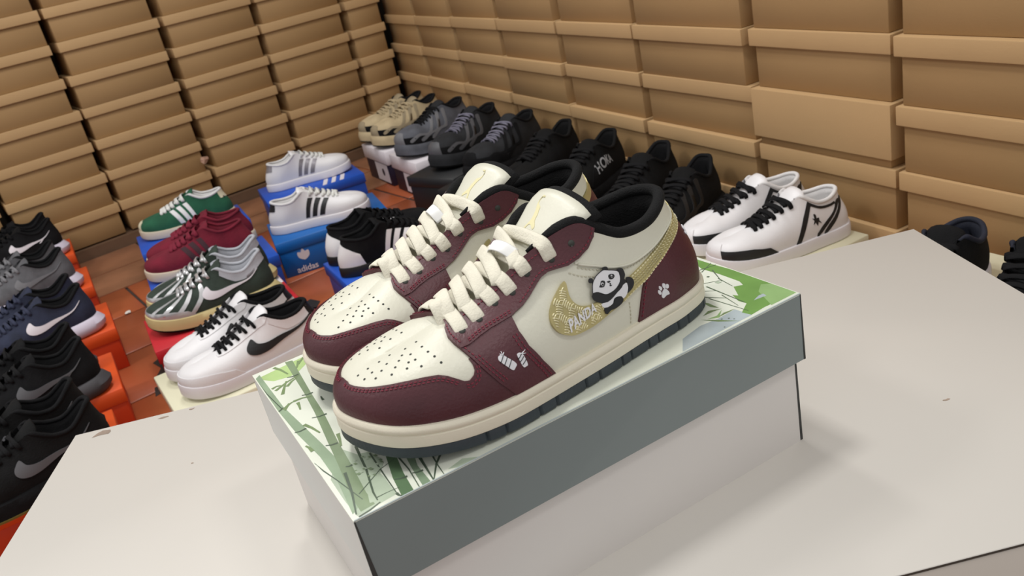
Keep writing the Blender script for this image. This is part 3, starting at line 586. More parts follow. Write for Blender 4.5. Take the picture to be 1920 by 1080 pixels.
def add_lining(H, root, m, u0=.5, depth=.03, zin=.034, w=.004):
    """inside of the shoe: from the collar edge down to a footbed"""
    U = np.linspace(u0, 2-u0, 70); T, N = H.at(U, np.ones_like(U)); cen = np.array([H.L*.22, 0, 0])
    R, n = H.base(((U+1) % 2)-1)
    X = np.zeros((len(U), 5, 3)); n3 = np.c_[n, np.zeros(len(U))]
    X[:, 0] = T; X[:, 1] = T-n3*w+np.array([0, 0, .0005]); X[:, 2] = T-n3*(w*1.9)-np.array([0, 0, .012])
    q = np.c_[R[:, :2]-n*(w*2.2+.004), np.full(len(U), zin+.012)]; X[:, 3] = q
    q = np.c_[R[:, :2]-n*(w*2.2+.010), np.full(len(U), zin)]; X[:, 4] = q
    V = X.reshape(-1, 3); F = grid_faces(len(U), 5)
    k = len(V); V = np.vstack([V, [[H.L*.30, 0, zin]]]); F += [(i*5+4, k, (i+1)*5+4) for i in range(len(U)-1)]
    o = mesh('lining', V, F, m, root); return o
def add_piping(H, root, m, u0, r, name='collar_piping', lift=.0):
    U = np.linspace(u0, 2-u0, 110); T, N = H.at(U, np.ones_like(U))
    R, n = H.base(((U+1) % 2)-1); T = T-np.c_[n*r*.55, np.zeros(len(U))]; T[:, 2] += lift
    rr = r*np.clip(np.minimum(np.arange(110), 109-np.arange(110))/8+.25, 0, 1)
    V, F = tube(T, rr, 10); return mesh(name, V, F, m, root)
class Tongue:
    """curved padded tongue: s in [-1,1] across, t in [0,1] up"""
    def __init__(s, cl, hw, arch, tilt=0., curl=0.):
        s.cl, s.hw, s.arch, s.tilt, s.curl = np.array(cl, float), np.array(hw, float), np.array(arch, float), tilt, curl
    def at(s, a, t, off=0.):
        a = np.asarray(a, float); t = np.asarray(t, float); K = len(s.cl)-1
        def f(a, t):
            c = crom(s.cl, 0, False, np.clip(t, 0, 1)*K); hw = crom(s.hw[:, None], 0, False, np.clip(t, 0, 1)*K)[..., 0]; ar = crom(s.arch[:, None], 0, False, np.clip(t, 0, 1)*K)[..., 0]
            x = c[..., 0]-ar*.3*a*a*t; y = c[..., 1]+a*hw; z = c[..., 2]-ar*a*a+s.tilt*a*hw*t
            return np.stack([x, y, z], -1)
        e = 1e-3; p = f(a, t); du = f(a+e, t)-f(a-e, t); dv = f(a, t+e)-f(a, t-e); n = np.cross(dv, du); n /= np.linalg.norm(n, axis=-1, keepdims=True)+1e-12
        n = np.where((n[..., 2:3] < 0), -n, n)
        return p+n*off, n
def slab(T, name, m, root, off0, off1, smax=1., t0=0., t1=1., ns=17, nt=21, round_=.0):
    S = np.linspace(-smax, smax, ns); Q = np.linspace(t0, t1, nt); A, B = np.meshgrid(S, Q, indexing='ij')
    if round_:   # rounded top corners
        k = np.clip((abs(A)/smax-.55)/.45, 0, 1); B = t0+(B-t0)*(1-round_*k**2*np.clip((B-t0)/(t1-t0), 0, 1))
    edge = 1-np.clip((abs(A)/smax-.8)/.2, 0, 1)**2*.85
    edge = edge*(1-np.clip((np.meshgrid(S, Q, indexing='ij')[1]-(t0+(t1-t0)*.9))/((t1-t0)*.1), 0, 1)**2*.7)
    mid = (off0+off1)/2; th = (off1-off0)/2
    up = T.at(A, B)[0]+T.at(A, B)[1]*(mid+th*edge)[..., None]; dn = T.at(A, B)[0]+T.at(A, B)[1]*(mid-th*edge)[..., None]
    V = np.vstack([up.reshape(-1, 3), dn.reshape(-1, 3)]); n = ns*nt
    F = grid_faces(ns, nt, False, True)+[tuple(i+n for i in f) for f in grid_faces(ns, nt)]
    for i in range(ns-1):
        F += [(i*nt, (i+1)*nt, (i+1)*nt+n, i*nt+n), (i*nt+nt-1+n, (i+1)*nt+nt-1+n, (i+1)*nt+nt-1, i*nt+nt-1)]
    for j in range(nt-1):
        F += [(j+n, j+1+n, j+1, j), ((ns-1)*nt+j, (ns-1)*nt+j+1, (ns-1)*nt+j+1+n, (ns-1)*nt+j+n)]
    o = mesh(name, V, F, m, root)
    bm = bmesh.new(); bm.from_mesh(o.data); bmesh.ops.recalc_face_normals(bm, faces=bm.faces); bm.to_mesh(o.data); bm.free(); return o
def band(H, a, b, T, tc, m, root, w=.0095, h=.0022, lift=.0, arch=.003, sink=.0025, name='lace', under=True, ve=.985, K=30):
    """lace from eyelet a (u,v): up the lace panel to its edge, over the tongue, to the far edge or eyelet b"""
    e = .0036+lift
    def S(u, v, o): p, n = H.at(np.array([u]), np.array([v]), o); return p[0], n[0]
    q, nn = [], []
    def add(p, n): q.append(p); nn.append(n)
    ub = -b[0] if (a[0] > 0) != (b[0] > 0) else b[0]
    add(*S(a[0], a[1], -sink)); add(*S(a[0], a[1]+.012, e*.55)); add(*S(a[0]+(ub-a[0])*.04, a[1]+(ve-a[1])*.45, e))
    pe, ne = S(a[0]+(ub-a[0])*.12, ve, e); pf, nf = S(b[0]-(b[0]+a[0])*.12, ve, e)
    add(pe, ne)
    for f in (.25, .5, .75):
        n = ne*(1-f)+nf*f; n /= np.linalg.norm(n); add(pe*(1-f)+pf*f+np.array([0, 0, arch*4*f*(1-f)]), n)
    if under: add(pf-nf*.002, nf); add(*S(b[0], .93, -.003))
    else: add(pf, nf); add(*S(b[0], b[1]+(ve-b[1])*.45, e)); add(*S(b[0], b[1]+.012, e*.55)); add(*S(b[0], b[1], -sink))
    P = crom(np.array(q), K); Nn = crom(np.array(nn), K)
    wd = w*np.ones(K); wd[:3] *= np.array([.55, .75, .92])
    if not under: wd[-3:] *= np.array([.92, .75, .55])
    V, F = ribbon(P, Nn, wd, h); return mesh(name, V, F, m, root)
def eyelets(H, holes, m, root, r=.0019, off=.0014, name='eyelet'):
    for u, v in holes:
        p, n = H.at(np.array([u]), np.array([v]), off); p, n = p[0], n[0]
        a = np.cross(n, [1, 0, .3]); a /= np.linalg.norm(a); b = np.cross(n, a)
        V = [p+n*.00015]+[p+n*.00015+r*(math.cos(t)*a+math.sin(t)*b) for t in np.linspace(0, 2*math.pi, 13)[:-1]]+[p-n*.002+r*(math.cos(t)*a+math.sin(t)*b) for t in np.linspace(0, 2*math.pi, 13)[:-1]]
        F = [(0, 1+i, 1+(i+1) % 12) for i in range(12)]+[(1+i, 13+i, 13+(i+1) % 12, 1+(i+1) % 12) for i in range(12)]
        mesh(name, V, F, m, root)
# ---------------------------------------------------------------- the maroon and cream pair
m_cream = mat('cream_leather', (214, 212, 196), .42, .10, 420, .02, 20)
m_maroon = mat('maroon_leather', (78, 33, 41), .46, .18, 520, .14, 30)
m_mstitch = mat('maroon_thread', (116, 34, 52), .7)
m_mid = mat('cream_rubber', (222, 215, 196), .5, .10, 700, .03, 20)
m_out = mat('slate_rubber', (52, 60, 66), .6, .2, 300, .1, 40)
m_black = mat('black_textile', (20, 20, 21), .9, .5, 900, .2, 60, spec=.25)
m_lace = mat('cream_lace', (222, 217, 200), .8, .3, 700, .05, 90)
m_gold = mat('gold_foil', (186, 174, 122), .34, .0, 1, .12, 60, metal=.4)
m_goldl = mat('gold_foil_light', (232, 224, 184), .28, .0, 1, .1, 60, metal=.35)
m_hole = mat('punched_hole', (58, 60, 56), .9)
m_whitep = mat('white_print', (226, 226, 230), .5)
m_blackp = mat('black_print', (22, 22, 26), .45)
def lace_up(H, T, root, sd):
    """crossed laces: bands from one side straight across, bands from the other side over them towards the toe"""
    hs = UV['holes'][1:]
    for i, (u, v) in enumerate(hs):
        lo = hs[i+1] if i+1 < len(hs) else (u-.02, v)
        band(H, (-sd*u, v), (sd*(u-.002), .96), T, 0, m_lace, root, lift=.0004, arch=.0022)
        band(H, (sd*u, v), (-sd*(lo[0]-.012), .96), T, 0, m_lace, root, lift=.0020, arch=.0045)
def make_hero():
    H = Upper(HK, .022, (.17, 2., .014), .284, medy=MEDY); root = empty('sneaker')
    nn = lambda U: np.where((np.mod(U*30, 1) < .07) & (abs(U) > .28) & (abs(U) < .93), 1., 0.)
    add_sole(H, root, 'outsole', [(-.003, 0), (.0, .0004, 1), (.0008, .002, 1), (.0006, .0078, 1), (-.001, .0084)], m_out, nu=520, notch=lambda U: nn(U)*.0016)
    add_sole(H, root, 'midsole', [(-.002, .0082), (.0008, .0083), (.0012, .0095), (.0009, .0156), (.0001, .0163), (.0006, .0170), (.0015, .0186), (.0012, .0205), (-.0002, .0222), (-.0035, .0226), (-.006, .0205)], m_mid, top=True, nu=200)
    add_upper(H, root, m_cream)
    add_lining(H, root, m_black, .55, zin=.032)
    add_piping(H, root, m_black, .50, .0042)
    # overlays
    te = UV['toe_edge']; tc = [(.372, 0), (.352, .12), (.338, .27), (.325, .38), (.312, .455)]+te[::-1]
    full = tc+[(-u, v) for u, v in tc[::-1]]
    full = full+[(x, 0.) for x in np.linspace(-.34, .34, 40)]
    o = patch('toe_cap', H.at, full, .0012, .0022, m_maroon, root, .0035, False)
    inset = lambda L, d: [(u, v-d) for u, v in L]
    stitches(H.at, [[(u, v-.030) for u, v in te[:10]], [(u, v-.052) for u, v in te[:10]], [(-u, v-.030) for u, v in te[:10]], [(-u, v-.052) for u, v in te[:10]],
                    [(.2881, .235), (.297, .228), (.309, .26), (.3135, .32), (.315, .38)], [(.2881, .212), (.299, .203), (.3135, .25), (.318, .32), (.319, .36)]], .0014, m_mstitch, o)
    ff, ft, fr, ef, er = UV['fore_front'], UV['fore_top'], UV['fore_rear'], UV['eye_front'], UV['eye_rear']
    for sd in (1, -1):
        S = lambda L: [(sd*u, v) for u, v in L]
        fore = ff+[(u, v+.02) for u, v in ft]+fr+[(x, 0.) for x in np.linspace(.44, .372, 8)]
        o = patch('forefoot_panel', H.at, S(fore), .0021, .0022, m_maroon, root, .0035, False)
        stitches(H.at, [S([(u+.007, v) for u, v in ff[1:]]), S([(u+.014, v) for u, v in ff[1:-1]]), S([(u-.007, v) for u, v in fr[:3]]+[(.421, .14), (.436, .02)]), S([(u-.014, v) for u, v in fr[:3]]+[(.414, .14), (.428, .02)])], .0023, m_mstitch, o)
        eye = ef+ft+er+[(x, 1.) for x in np.linspace(.645, .292, 60)]
        o = patch('lace_panel', H.at, S(eye), .0029, .0030, m_maroon, root, .0035, False)
        stitches(H.at, [S([(.2905, .86), (.2895, .80), (.2905, .735), (.2965, .665), (.304, .60)]), S([(u, v+.030) for u, v in ft]), S([(u, v+.052) for u, v in ft]),
                        S([(u-.004, v+.035) for u, v in er[1:8]]+[(.545, .72), (.567, .735), (.592, .785), (.622, .89), (.637, .975)]),
                        S([(.305, .92), (.34, .915), (.38, .925), (.43, .925), (.48, .93), (.52, .93)])], .0031, m_mstitch, o)
        eyelets(H, S(UV['holes']), m_hole, o, .0022, .0030)
    hl = UV['heel']; heel = hl+[(2-u, v) for u, v in hl[-2::-1]]+[(x, 0.) for x in np.linspace(1.30, .70, 30)]
    o = patch('heel_counter', H.at, heel, .0016, .0022, m_maroon, root, .0035, False)
    stitches(H.at, [[(u+.008, v) for u, v in hl[1:7]]], .0018, m_mstitch, o)
    cl_ = UV['collar'][:8]+[(.955, .80), (1., .82)]
    col = cl_+[(2-u, v) for u, v in cl_[-2::-1]]+[(x, .99) for x in np.linspace(1.42, .58, 60)]
    o = patch('collar_panel', H.at, col, .0010, .0016, m_cream, root, .004, False)
    X, T_, N_ = along(H.at, cl_, .0012, .004); V, F = tube(X, .0009, 6); mesh('collar_welt', V, F, m_cream, o)
    m_wst = mat('cream_thread', (196, 192, 172), .8)
    stitches(H.at, [[(u, v-.035) for u, v in cl_[:8]], UV['seam2'], [(.66, .02), (.665, .12), (.668, .22)]], .0003, m_wst, o, w=.0006)
    for sd in (1, -1):
        S = lambda L: [(sd*u, v) for u, v in L]
        sw = patch('side_mark', H.at, S(UV['swoosh']), .0021, .0024, m_gold, root, .0035); sw['label'] = 'gold embossed curved check mark'
        # embossed chevron ridges
        if sd == 1:
            mb = MB(); poly = [(u*SU, v*SV) for u, v in UV['swoosh']]
            rng = random.Random(4)
            cell = .0066
            for i in range(-1, int(.17*SU/cell)+2):
                for j in range(-1, int(.55*SV/cell)+2):
                    x0, y0 = .462*SU+i*cell, .14*SV+j*cell; sg = 1 if (i+j) % 2 else -1
                    for k in range(5):
                        o_ = (k-2)*cell*.2
                        pts = [(x0+cell*.5+t*cell*.62-o_*.55, y0+cell*.5+sg*t*cell*.5+sg*o_*1.1+cell*.10*(1-4*t*t)) for t in np.linspace(-.5, .5, 8)]
                        pts = [p for p in pts if p[0]/SU < .60 and all(inside((p[0]+a_*.0011, p[1]+b_*.0009), poly) for a_, b_ in ((0, 0), (1, 0), (-1, 0), (0, 1), (0, -1)))]
                        if len(pts) > 2:
                            X, N = H.at(np.array([p[0]/SU for p in pts]), np.array([p[1]/SV for p in pts]), .0022); V, F = tube(X, [.0002]+[.0005]*(len(pts)-2)+[.0002], 5); mb.add(V, F)
            for (u0, v0), (u1, v1) in zip(UV['swoosh'][10:15], UV['swoosh'][11:16]): pass
            for i in range(26):
                f = i/26; u = .70+f*.26; va = np.interp(u, [.6461, .7393, .7808, .8366, .9012, .95, .99], [.236, .3754, .4635, .5637, .6289, .70, .76]); vb = np.interp(u, [.6599, .6983, .7495, .7944, .8443, .9031, .95, .99], [.3682, .4437, .5436, .6283, .6987, .7456, .80, .86])
                for k in (.3, .5, .7):
                    a = (u, va+(vb-va)*(k-.09)); b = (u+.006, va+(vb-va)*k); c = (u, va+(vb-va)*(k+.09))
                    X, N = H.at(np.array([a[0], b[0], c[0]]), np.array([a[1], b[1], c[1]]), .0022); V, F = tube(X, [.0002, .0003, .0002], 5); mb.add(V, F)
            o = mb.build('embossed_ridges', m_goldl, sw, True); o['kind'] = 'stuff'
            ring = UV['swoosh']
            stitches(H.at, [UV['swoosh'][10:16], UV['swoosh'][19:25]], .0024, m_goldl, sw, ln=.002)
    # perforations of the toe box
    mb = MB()
    for u, v in UV['perf']:
        p, n = H.at(np.array([u]), np.array([v]), .00012); p, n = p[0], n[0]; a = np.cross(n, [0, 1, 0]); a /= np.linalg.norm(a); b = np.cross(n, a)
        mb.add([p]+[p+.00085*(math.cos(t)*a+math.sin(t)*b) for t in np.linspace(0, 2*math.pi, 11)[:-1]], [(0, 1+i, 1+(i+1) % 10) for i in range(10)])
    o = mb.build('perforations', m_hole, root); o['kind'] = 'stuff'
    # tongue
    T = Tongue([(.2070, -.001, .0630), (.190, 0, .0660), (.162, 0, .0745), (.137, .000, .0865), (.114, .001, .1025), (.0935, .003, .1185)], [.012, .017, .020, .023, .0265, .0325], [.001, .002, .003, .004, .006, .010], tilt=-.08)
    slab(T, 'tongue', m_cream, root, -.002, .0042, .95, 0, .965, round_=.015)
    tl = slab(T, 'tongue_lining', m_black, root, -.0095, .0022, 1.03, .0, 1., round_=.01); tl['label'] = 'black padded tongue back'
    # figure emblem pressed into the tongue
    figs = [[(-.02, .955), (-.13, .952), (-.15, .93), (-.10, .905), (.06, .885), (.10, .86), (.16, .835), (.20, .80), (.36, .765), (.34, .745), (.16, .765), (.06, .765), (-.02, .735), (-.10, .72), (-.06, .75), (.02, .79), (.0, .83), (-.06, .865), (-.14, .895), (-.16, .925), (-.10, .965)]]
    for f in figs: patch('figure_emblem', lambda u, v, off=0.: T.at(u, v, off), [(a*.8-.18, .80+(b-.83)*.85) for a, b in f], .0045, .0012, mat('pale_gold_deboss', (222, 214, 170), .5), root, .002, True)
    # laces
    lace_up(H, T, root, 1)
    m_tag = mat('white_loop', (236, 236, 234), .45)
    p0, n0 = T.at(np.array([-.35, -.1, .25, .55]), np.array([.52, .535, .55, .56]), .0); arcs = p0+n0*np.array([.0125, .0185, .0185, .0135])[:, None]
    V, F = ribbon(crom(arcs, 16), crom(n0, 16), .0085, .0012); mesh('lace_loop', V, F, m_tag, root)
    return H, T, root
def prints(H, root):
    at = H.at
    pp = patch('panda_print', at, UV['pd_head'], .00285, .0008, m_whitep, root, .002); pp['label'] = 'white panda head print'
    outl = crom(np.array(UV['pd_head']), 120, True); X, N = at(outl[:, 0], outl[:, 1], .0029); V, F = tube(X, .00035, 5, True); mesh('outline', V, F, m_blackp, pp)
    for k, nm, m, off in (('pd_ear1', 'ear', m_blackp, .0028), ('pd_ear2', 'ear', m_blackp, .0028), ('pd_ear3', 'ear', m_blackp, .00295), ('pd_belly', 'belly', m_whitep, .0029), ('pd_arm', 'arm', m_blackp, .0030), ('pd_leg', 'leg', m_blackp, .0030), ('pd_leg2', 'leg', m_blackp, .00295),
                          ('pd_eye1', 'eye_patch', m_blackp, .0031), ('pd_eye2', 'eye_patch', m_blackp, .0031), ('pd_nose', 'nose', m_blackp, .0031), ('pd_mouth', 'mouth', m_blackp, .0031)):
        patch(nm, at, UV[k], off, .0006, m, pp, .0025)
    for k in ('pd_eye1', 'pd_eye2'):
        c = np.mean(np.array(UV[k]), 0); q = [(c[0]+.0035*math.cos(t), c[1]+.0145*math.sin(t)) for t in np.linspace(0, 2*math.pi, 9)[:-1]]
        patch('eye', at, q, .0033, .0003, m_whitep, pp, .004); q = [(c[0]+.0022*math.cos(t), c[1]-.003+.009*math.sin(t)) for t in np.linspace(0, 2*math.pi, 9)[:-1]]
        patch('pupil', at, q, .0035, .0003, m_blackp, pp, .004)
    pw = patch('paw_print', at, UV['paw_pad'], .0021, .0006, m_whitep, root, .002); pw['label'] = 'white paw print'
    for k in ('paw1', 'paw2', 'paw3', 'paw4'): patch('toe_pad', at, UV[k], .0021, .0006, m_whitep, pw, .002)
    for k in ('bm1', 'bm2'):
        b = patch('bamboo_mark', at, UV[k], .0026, .0006, m_whitep, root, .002); b['label'] = 'white bamboo piece print'
        P = np.array(UV[k]); c = P.mean(0)
        for f in (-.5, -.1, .35):
            ax = np.array([P[4]-P[0]])[0] if k == 'bm1' else np.array([P[3]-P[0]])[0]; pc = c+ax*f*.55; pr = np.array([.0055, .028]) if k == 'bm1' else np.array([.0045, .012])
            q = np.array([pc-pr, pc+pr*[0, .1]+[.0, -.004], pc+pr]); X, N = at(q[:, 0], q[:, 1], .0027); V, F = tube(X, .0003, 5); mesh('band', V, F, m_blackp, b)
        for s, (du, dv) in enumerate(((-.004, .085), (.004, .08), (.0, .10)) if k == 'bm1' else ((-.004, .07), (.008, .04), (.009, .07))):
            a = np.array([c[0]-.004*(k == 'bm1')+.002, c[1]+.062*(k == 'bm1')+.045*(k == 'bm2')]); e = a+np.array([du, (dv-.055)*.9]); X, N = at(np.array([a[0], e[0]]), np.array([a[1], e[1]]), .0026); V, F = tube(X, [.0004, .0002], 5); mesh('leaf', V, F, m_whitep, b)
    # lettering on the gold mark
    cu = bpy.data.curves.new('lettering', 'FONT'); cu.body = 'PANDA'; cu.size = 1; cu.offset = .03; cu.space_character = 1.05; to = bpy.data.objects.new('lettering_tmp', cu); COL.objects.link(to)
    dg = bpy.context.evaluated_depsgraph_get(); me = bpy.data.meshes.new_from_object(to.evaluated_get(dg)); bpy.data.objects.remove(to)
    bm = bmesh.new(); bm.from_mesh(me); bmesh.ops.triangulate(bm, faces=bm.faces[:]); P = np.array([v.co[:2] for v in bm.verts]); F = [tuple(v.index for v in f.verts) for f in bm.faces]; bm.free()
    P = (P-P.min(0))/(P.max(0)-P.min(0))
    u = .492+P[:, 0]*.066+P[:, 1]*.003; v = .215+P[:, 0]*.045+P[:, 1]*(.098-.03*P[:, 0])
    X, N = at(u, v, .0029); o = mesh('lettering', X, F, m_whitep, root, False); o['label'] = 'white PANDA lettering'
    # small outlined figure on the heel
    for c, r in (((.948, .50), .010), ((.935, .47), .005), ((.96, .46), .005)):
        q = [(c[0]+r*math.cos(t), c[1]+r*3.2*math.sin(t)) for t in np.linspace(0, 2*math.pi, 13)]; q = np.array(q); X, N = at(q[:, 0], q[:, 1], .002); V, F = tube(X, .0005, 5); mesh('heel_outline', V, F, m_whitep, root)
    q = np.array([(.955, .62), (.952, .65), (.957, .68)]); X, N = at(q[:, 0], q[:, 1], .002); V, F = tube(X, .0005, 5); mesh('heel_outline', V, F, m_whitep, root)
H0_, T0_, shoeA = make_hero()
def place(root, heelx, yc, yaw, flip=False):
    a = math.pi+yaw; p = Vector((heelx-.14, yc, TZ+BH+.0006)); c = Vector((.14, 0, 0)); c.rotate(Matrix.Rotation(a, 3, 'Z'))
    root.location = p-c; root.rotation_euler = (0, 0, a)
    if flip: root.scale = (1, -1, 1)
def dup(root):
    r = root.copy(); COL.objects.link(r)
    for ch in list(root.children):
        c = ch.copy(); COL.objects.link(c); c.parent = r
        for g in list(ch.children):
            d = g.copy(); COL.objects.link(d); d.parent = c
    return r
shoeB = dup(shoeA)
for ch in list(shoeA.children):
    if ch.name.split('.')[0] == 'lace': bpy.data.objects.remove(ch)
lace_up(H0_, T0_, shoeA, -1)
prints(H0_, shoeA)
place(shoeA, .303, .060, math.radians(3.5)); place(shoeB, .309, .168, math.radians(5.5), True)
tag(shoeA, 'maroon and cream low sneaker with panda print, nearest the camera on the printed box', 'shoe', 'maroon and cream pair')
tag(shoeB, 'maroon and cream low sneaker behind its twin on the printed box', 'shoe', 'maroon and cream pair')
# ---------------------------------------------------------------- general sneaker builder for the pairs on the floor
CHECK = [(.50, .62), (.475, .54), (.462, .45), (.462, .35), (.475, .27), (.50, .22), (.535, .21), (.58, .235), (.66, .33), (.73, .435), (.80, .535), (.85, .605), (.885, .662), (.878, .668), (.84, .63), (.78, .575), (.71, .505), (.64, .43), (.59, .385), (.555, .38), (.53, .41), (.512, .47)]
EYES = [(.53, .82), (.485, .84), (.44, .82), (.40, .83), (.36, .80), (.32, .78)]
def stripe(u0, w, v0=.04, v1=.80, lean=-.055): return [(u0, v0), (u0+w, v0), (u0+w+lean, v1), (u0+lean, v1)]
def knots(dz=0., tab=0., heel_dz=0., toe_dz=0., wid=1.):
    K = np.array(HK, float).copy(); K[:, 1] *= wid; K[:, 3] = K[:, 8]+(K[:, 3]-K[:, 8])*wid
    K[:, 4] += dz; K[:4, 4] += toe_dz; K[8:11, 4] += heel_dz; K[11:13, 4] += tab; K[11:13, 2] -= tab*.5; return K
SPEC = {'court': dict(zs=.024, sole=[(-.002, 0), (.0005, .001), (.0015, .004), (.0013, .020), (.0002, .0235), (-.003, .0245)], k=dict(), rise=(.17, 2., .010)),
        'runner': dict(zs=.029, sole=[(-.006, 0), (.000, .002), (.003, .009), (.0035, .018), (.001, .028), (-.003, .0305)], k=dict(dz=.007, tab=.016, toe_dz=-.003, heel_dz=.0), rise=(.15, 2., .020), hk=.25, fl=.008),
        'hiker': dict(zs=.036, sole=[(-.003, 0), (.002, .002), (.004, .010), (.0050, .022), (.001, .034), (-.003, .0375)], k=dict(dz=.018, tab=.006, toe_dz=.006), rise=(.17, 2., .014)),
        'slip': dict(zs=.022, sole=[(-.002, 0), (.0005, .001), (.0015, .004), (.0013, .018), (.0002, .0215), (-.003, .0225)], k=dict(dz=-.006, toe_dz=.002), rise=(.17, 2., .010))}
def text_mesh(body, bold=0.):
    cu = bpy.data.curves.new('lettering', 'FONT'); cu.body = body; cu.size = 1; cu.offset = bold; to = bpy.data.objects.new('lettering_tmp', cu); COL.objects.link(to)
    dg = bpy.context.evaluated_depsgraph_get(); me = bpy.data.meshes.new_from_object(to.evaluated_get(dg)); bpy.data.objects.remove(to)
    bm = bmesh.new(); bm.from_mesh(me); bmesh.ops.triangulate(bm, faces=bm.faces[:]); P = np.array([v.co[:2] for v in bm.verts]); F = [tuple(v.index for v in f.verts) for f in bm.faces]; bm.free(); bpy.data.meshes.remove(me)
    asp = (P[:, 0].max()-P[:, 0].min())/(P[:, 1].max()-P[:, 1].min()); return (P-P.min(0))/(P.max(0)-P.min(0)), F, asp
def make_shoe(kind, up, sole, lining, lace, marks=(), outsole=None, rows=6, tongue=None, name='sneaker', text=None, lace_w=.0075, toe=None):
    S = SPEC[kind]; H = Upper(knots(**S['k']), S['zs'], S['rise'], .284, medy=MEDY, nu=97, nv=17, bulge=.005 if kind != 'court' else .004, hk=S.get('hk', 0.), fl=S.get('fl', 0.))
    root = empty(name)
    pr = S['sole']
    if outsole: add_sole(H, root, 'outsole', [(pr[0][0], 0), (pr[1][0]+.001, .0008), (pr[2][0]+.0006, .0055), (pr[2][0]-.001, .006)], outsole, nu=96); pr = [(pr[0][0], .0055), (pr[2][0], .0056)]+pr[2:] if pr[2][1] > .0057 else [(pr[0][0], .0055), (pr[2][0], .0056)]+pr[3:]
    add_sole(H, root, 'midsole', pr, sole, nu=96)
    add_upper(H, root, up)
    add_lining(H, root, lining, .56, zin=S['zs']+.010); add_piping(H, root, lining, .56, .0040)
    dz = S['k'].get('dz', 0.)
    if True:
        T = Tongue([(.212, 0, .054+dz*.6), (.185, 0, .063+dz*.8), (.160, 0, .073+dz), (.135, 0, .086+dz), (.114, 0, .100+dz), (.098, 0, .113+dz)], [.010, .017, .021, .024, .027, .029], [.001, .002, .003, .004, .007, .009])
        slab(T, 'tongue', tongue or up, root, -.006, .003, 1., 0, 1., ns=9, nt=13, round_=.06)
        for i in range(rows):
            u, v = EYES[i % 6] if rows <= 6 else (.54-i*.235/rows, .82)
            lo = EYES[min(i+1, 5)]
            band(H, (u, v), (-(u*.5+lo[0]*.5), .85), None, 0, lace, root, w=lace_w, h=.0026, arch=.004, lift=.0015, K=16)
            band(H, (-u, v), ((u*.5+lo[0]*.5), .85), None, 0, lace, root, w=lace_w, h=.0026, arch=.002, K=16)
    for mk in marks:
        k, m = mk[0], mk[1]
        for sd in (1, -1):
            Q = lambda L: [(sd*u, v) for u, v in L]
            if k == 'stripes':
                for q in range(3): patch('stripe', H.at, Q(stripe(.45+q*.058, .036, .06, .74)), .0012, .0016, m, root, .012, False)
            elif k == 'check': o = patch('check_mark', H.at, Q(CHECK), .0022, .0022, m, root, .008)
            elif k == 'bigcheck': o = patch('check_mark', H.at, Q([(u*1.12-.075, v*1.05-.02) for u, v in CHECK]), .0022, .0022, m, root, .008)
            elif k == 'eyestay': patch('lace_panel', H.at, Q([(.29, .99), (.287, .80), (.30, .70), (.40, .72), (.50, .74), (.58, .80), (.62, .99)]+[(x, .99) for x in np.linspace(.6, .3, 16)]), .0013, .0018, m, root, .010, False)
            elif k == 'tick': patch('side_tab', H.at, Q([(.745, .36), (.765, .38), (.835, .62), (.815, .62)]), .0016, .0018, m, root, .008, False)
            elif k == 'diag': patch('side_line', H.at, Q([(.50, .0), (.53, .0), (.60, .45), (.66, .80), (.86, .74), (.86, .82), (.64, .92), (.57, .5)]), .0010, .0016, m, root, .010, False)
            elif k == 'arrow': patch('arrow_emblem', H.at, Q([(0.635, .28), (0.650, .38), (0.635, .44), (0.655, .43), (0.657, .55), (0.668, .57), (0.676, .54), (0.672, .44), (0.695, .46), (0.690, .38), (0.705, .30), (0.680, .34), (0.668, .24), (0.656, .34)]), .0012, .0014, m, root, .006, False)
            elif k == 'heelbars':
                for q in range(2): patch('heel_bar', H.at, Q([(.66+q*.06, .06), (.70+q*.06, .06), (.86+q*.04, .60), (.90+q*.04, .78), (.87+q*.04, .78), (.82+q*.04, .55)]), .0011, .0015, m, root, .010)
            elif k == 'sidepanel': patch('side_panel', H.at, Q([(.40, 0), (.42, .35), (.50, .60), (.60, .62), (.70, .45), (.74, 0)]), .0012, .0016, m, root, .010)
            elif k == 'bands':
                for q in range(4): patch('overlay_band', H.at, Q([(.10+q*.085, .0), (.125+q*.085, .0), (.20+q*.09, .40), (.30+q*.06, .78), (.28+q*.06, .78), (.17+q*.09, .42)]), .0016, .0018, m, root, .010)
            elif k == 'swirl':
                for q in range(3): patch('overlay_band', H.at, Q([(.18+q*.10, .05), (.26+q*.10, .22), (.36+q*.09, .24), (.43+q*.07, .62), (.46+q*.06, .85), (.43+q*.06, .87), (.40+q*.07, .64), (.34+q*.09, .32), (.25+q*.10, .30), (.16+q*.10, .12)]), .0018, .0020, m, root, .010)
        if k == 'toe': patch('toe_cap', H.at, [(.26, .0), (.27, .22), (.22, .34), (.12, .34), (.0, .36), (-.12, .34), (-.22, .34), (-.27, .22), (-.26, .0)]+[(x, 0.) for x in np.linspace(-.24, .24, 24)], .0013, .0018, m, root, .010, False)
        if k == 'bumper': patch('toe_bumper', H.at, [(.10, .0), (.08, .45), (.04, .55), (-.04, .55), (-.08, .45), (-.10, .0)]+[(x, 0.) for x in np.linspace(-.09, .09, 10)], .0018, .0022, m, root, .008, False)
        if k == 'mud': patch('mudguard', H.at, [(.40, .0), (.36, .16), (.28, .22), (.12, .22), (.0, .26), (-.12, .22), (-.28, .22), (-.36, .16), (-.40, .0)]+[(x, 0.) for x in np.linspace(-.38, .38, 30)], .0016, .0020, m, root, .010, False)
        if k == 'heel': patch('heel_counter', H.at, [(.78, .0), (.82, .40), (.90, .62), (1., .80), (1.10, .62), (1.18, .40), (1.22, .0)]+[(x, 0.) for x in np.linspace(1.2, .8, 16)], .0013, .0018, m, root, .010, False)
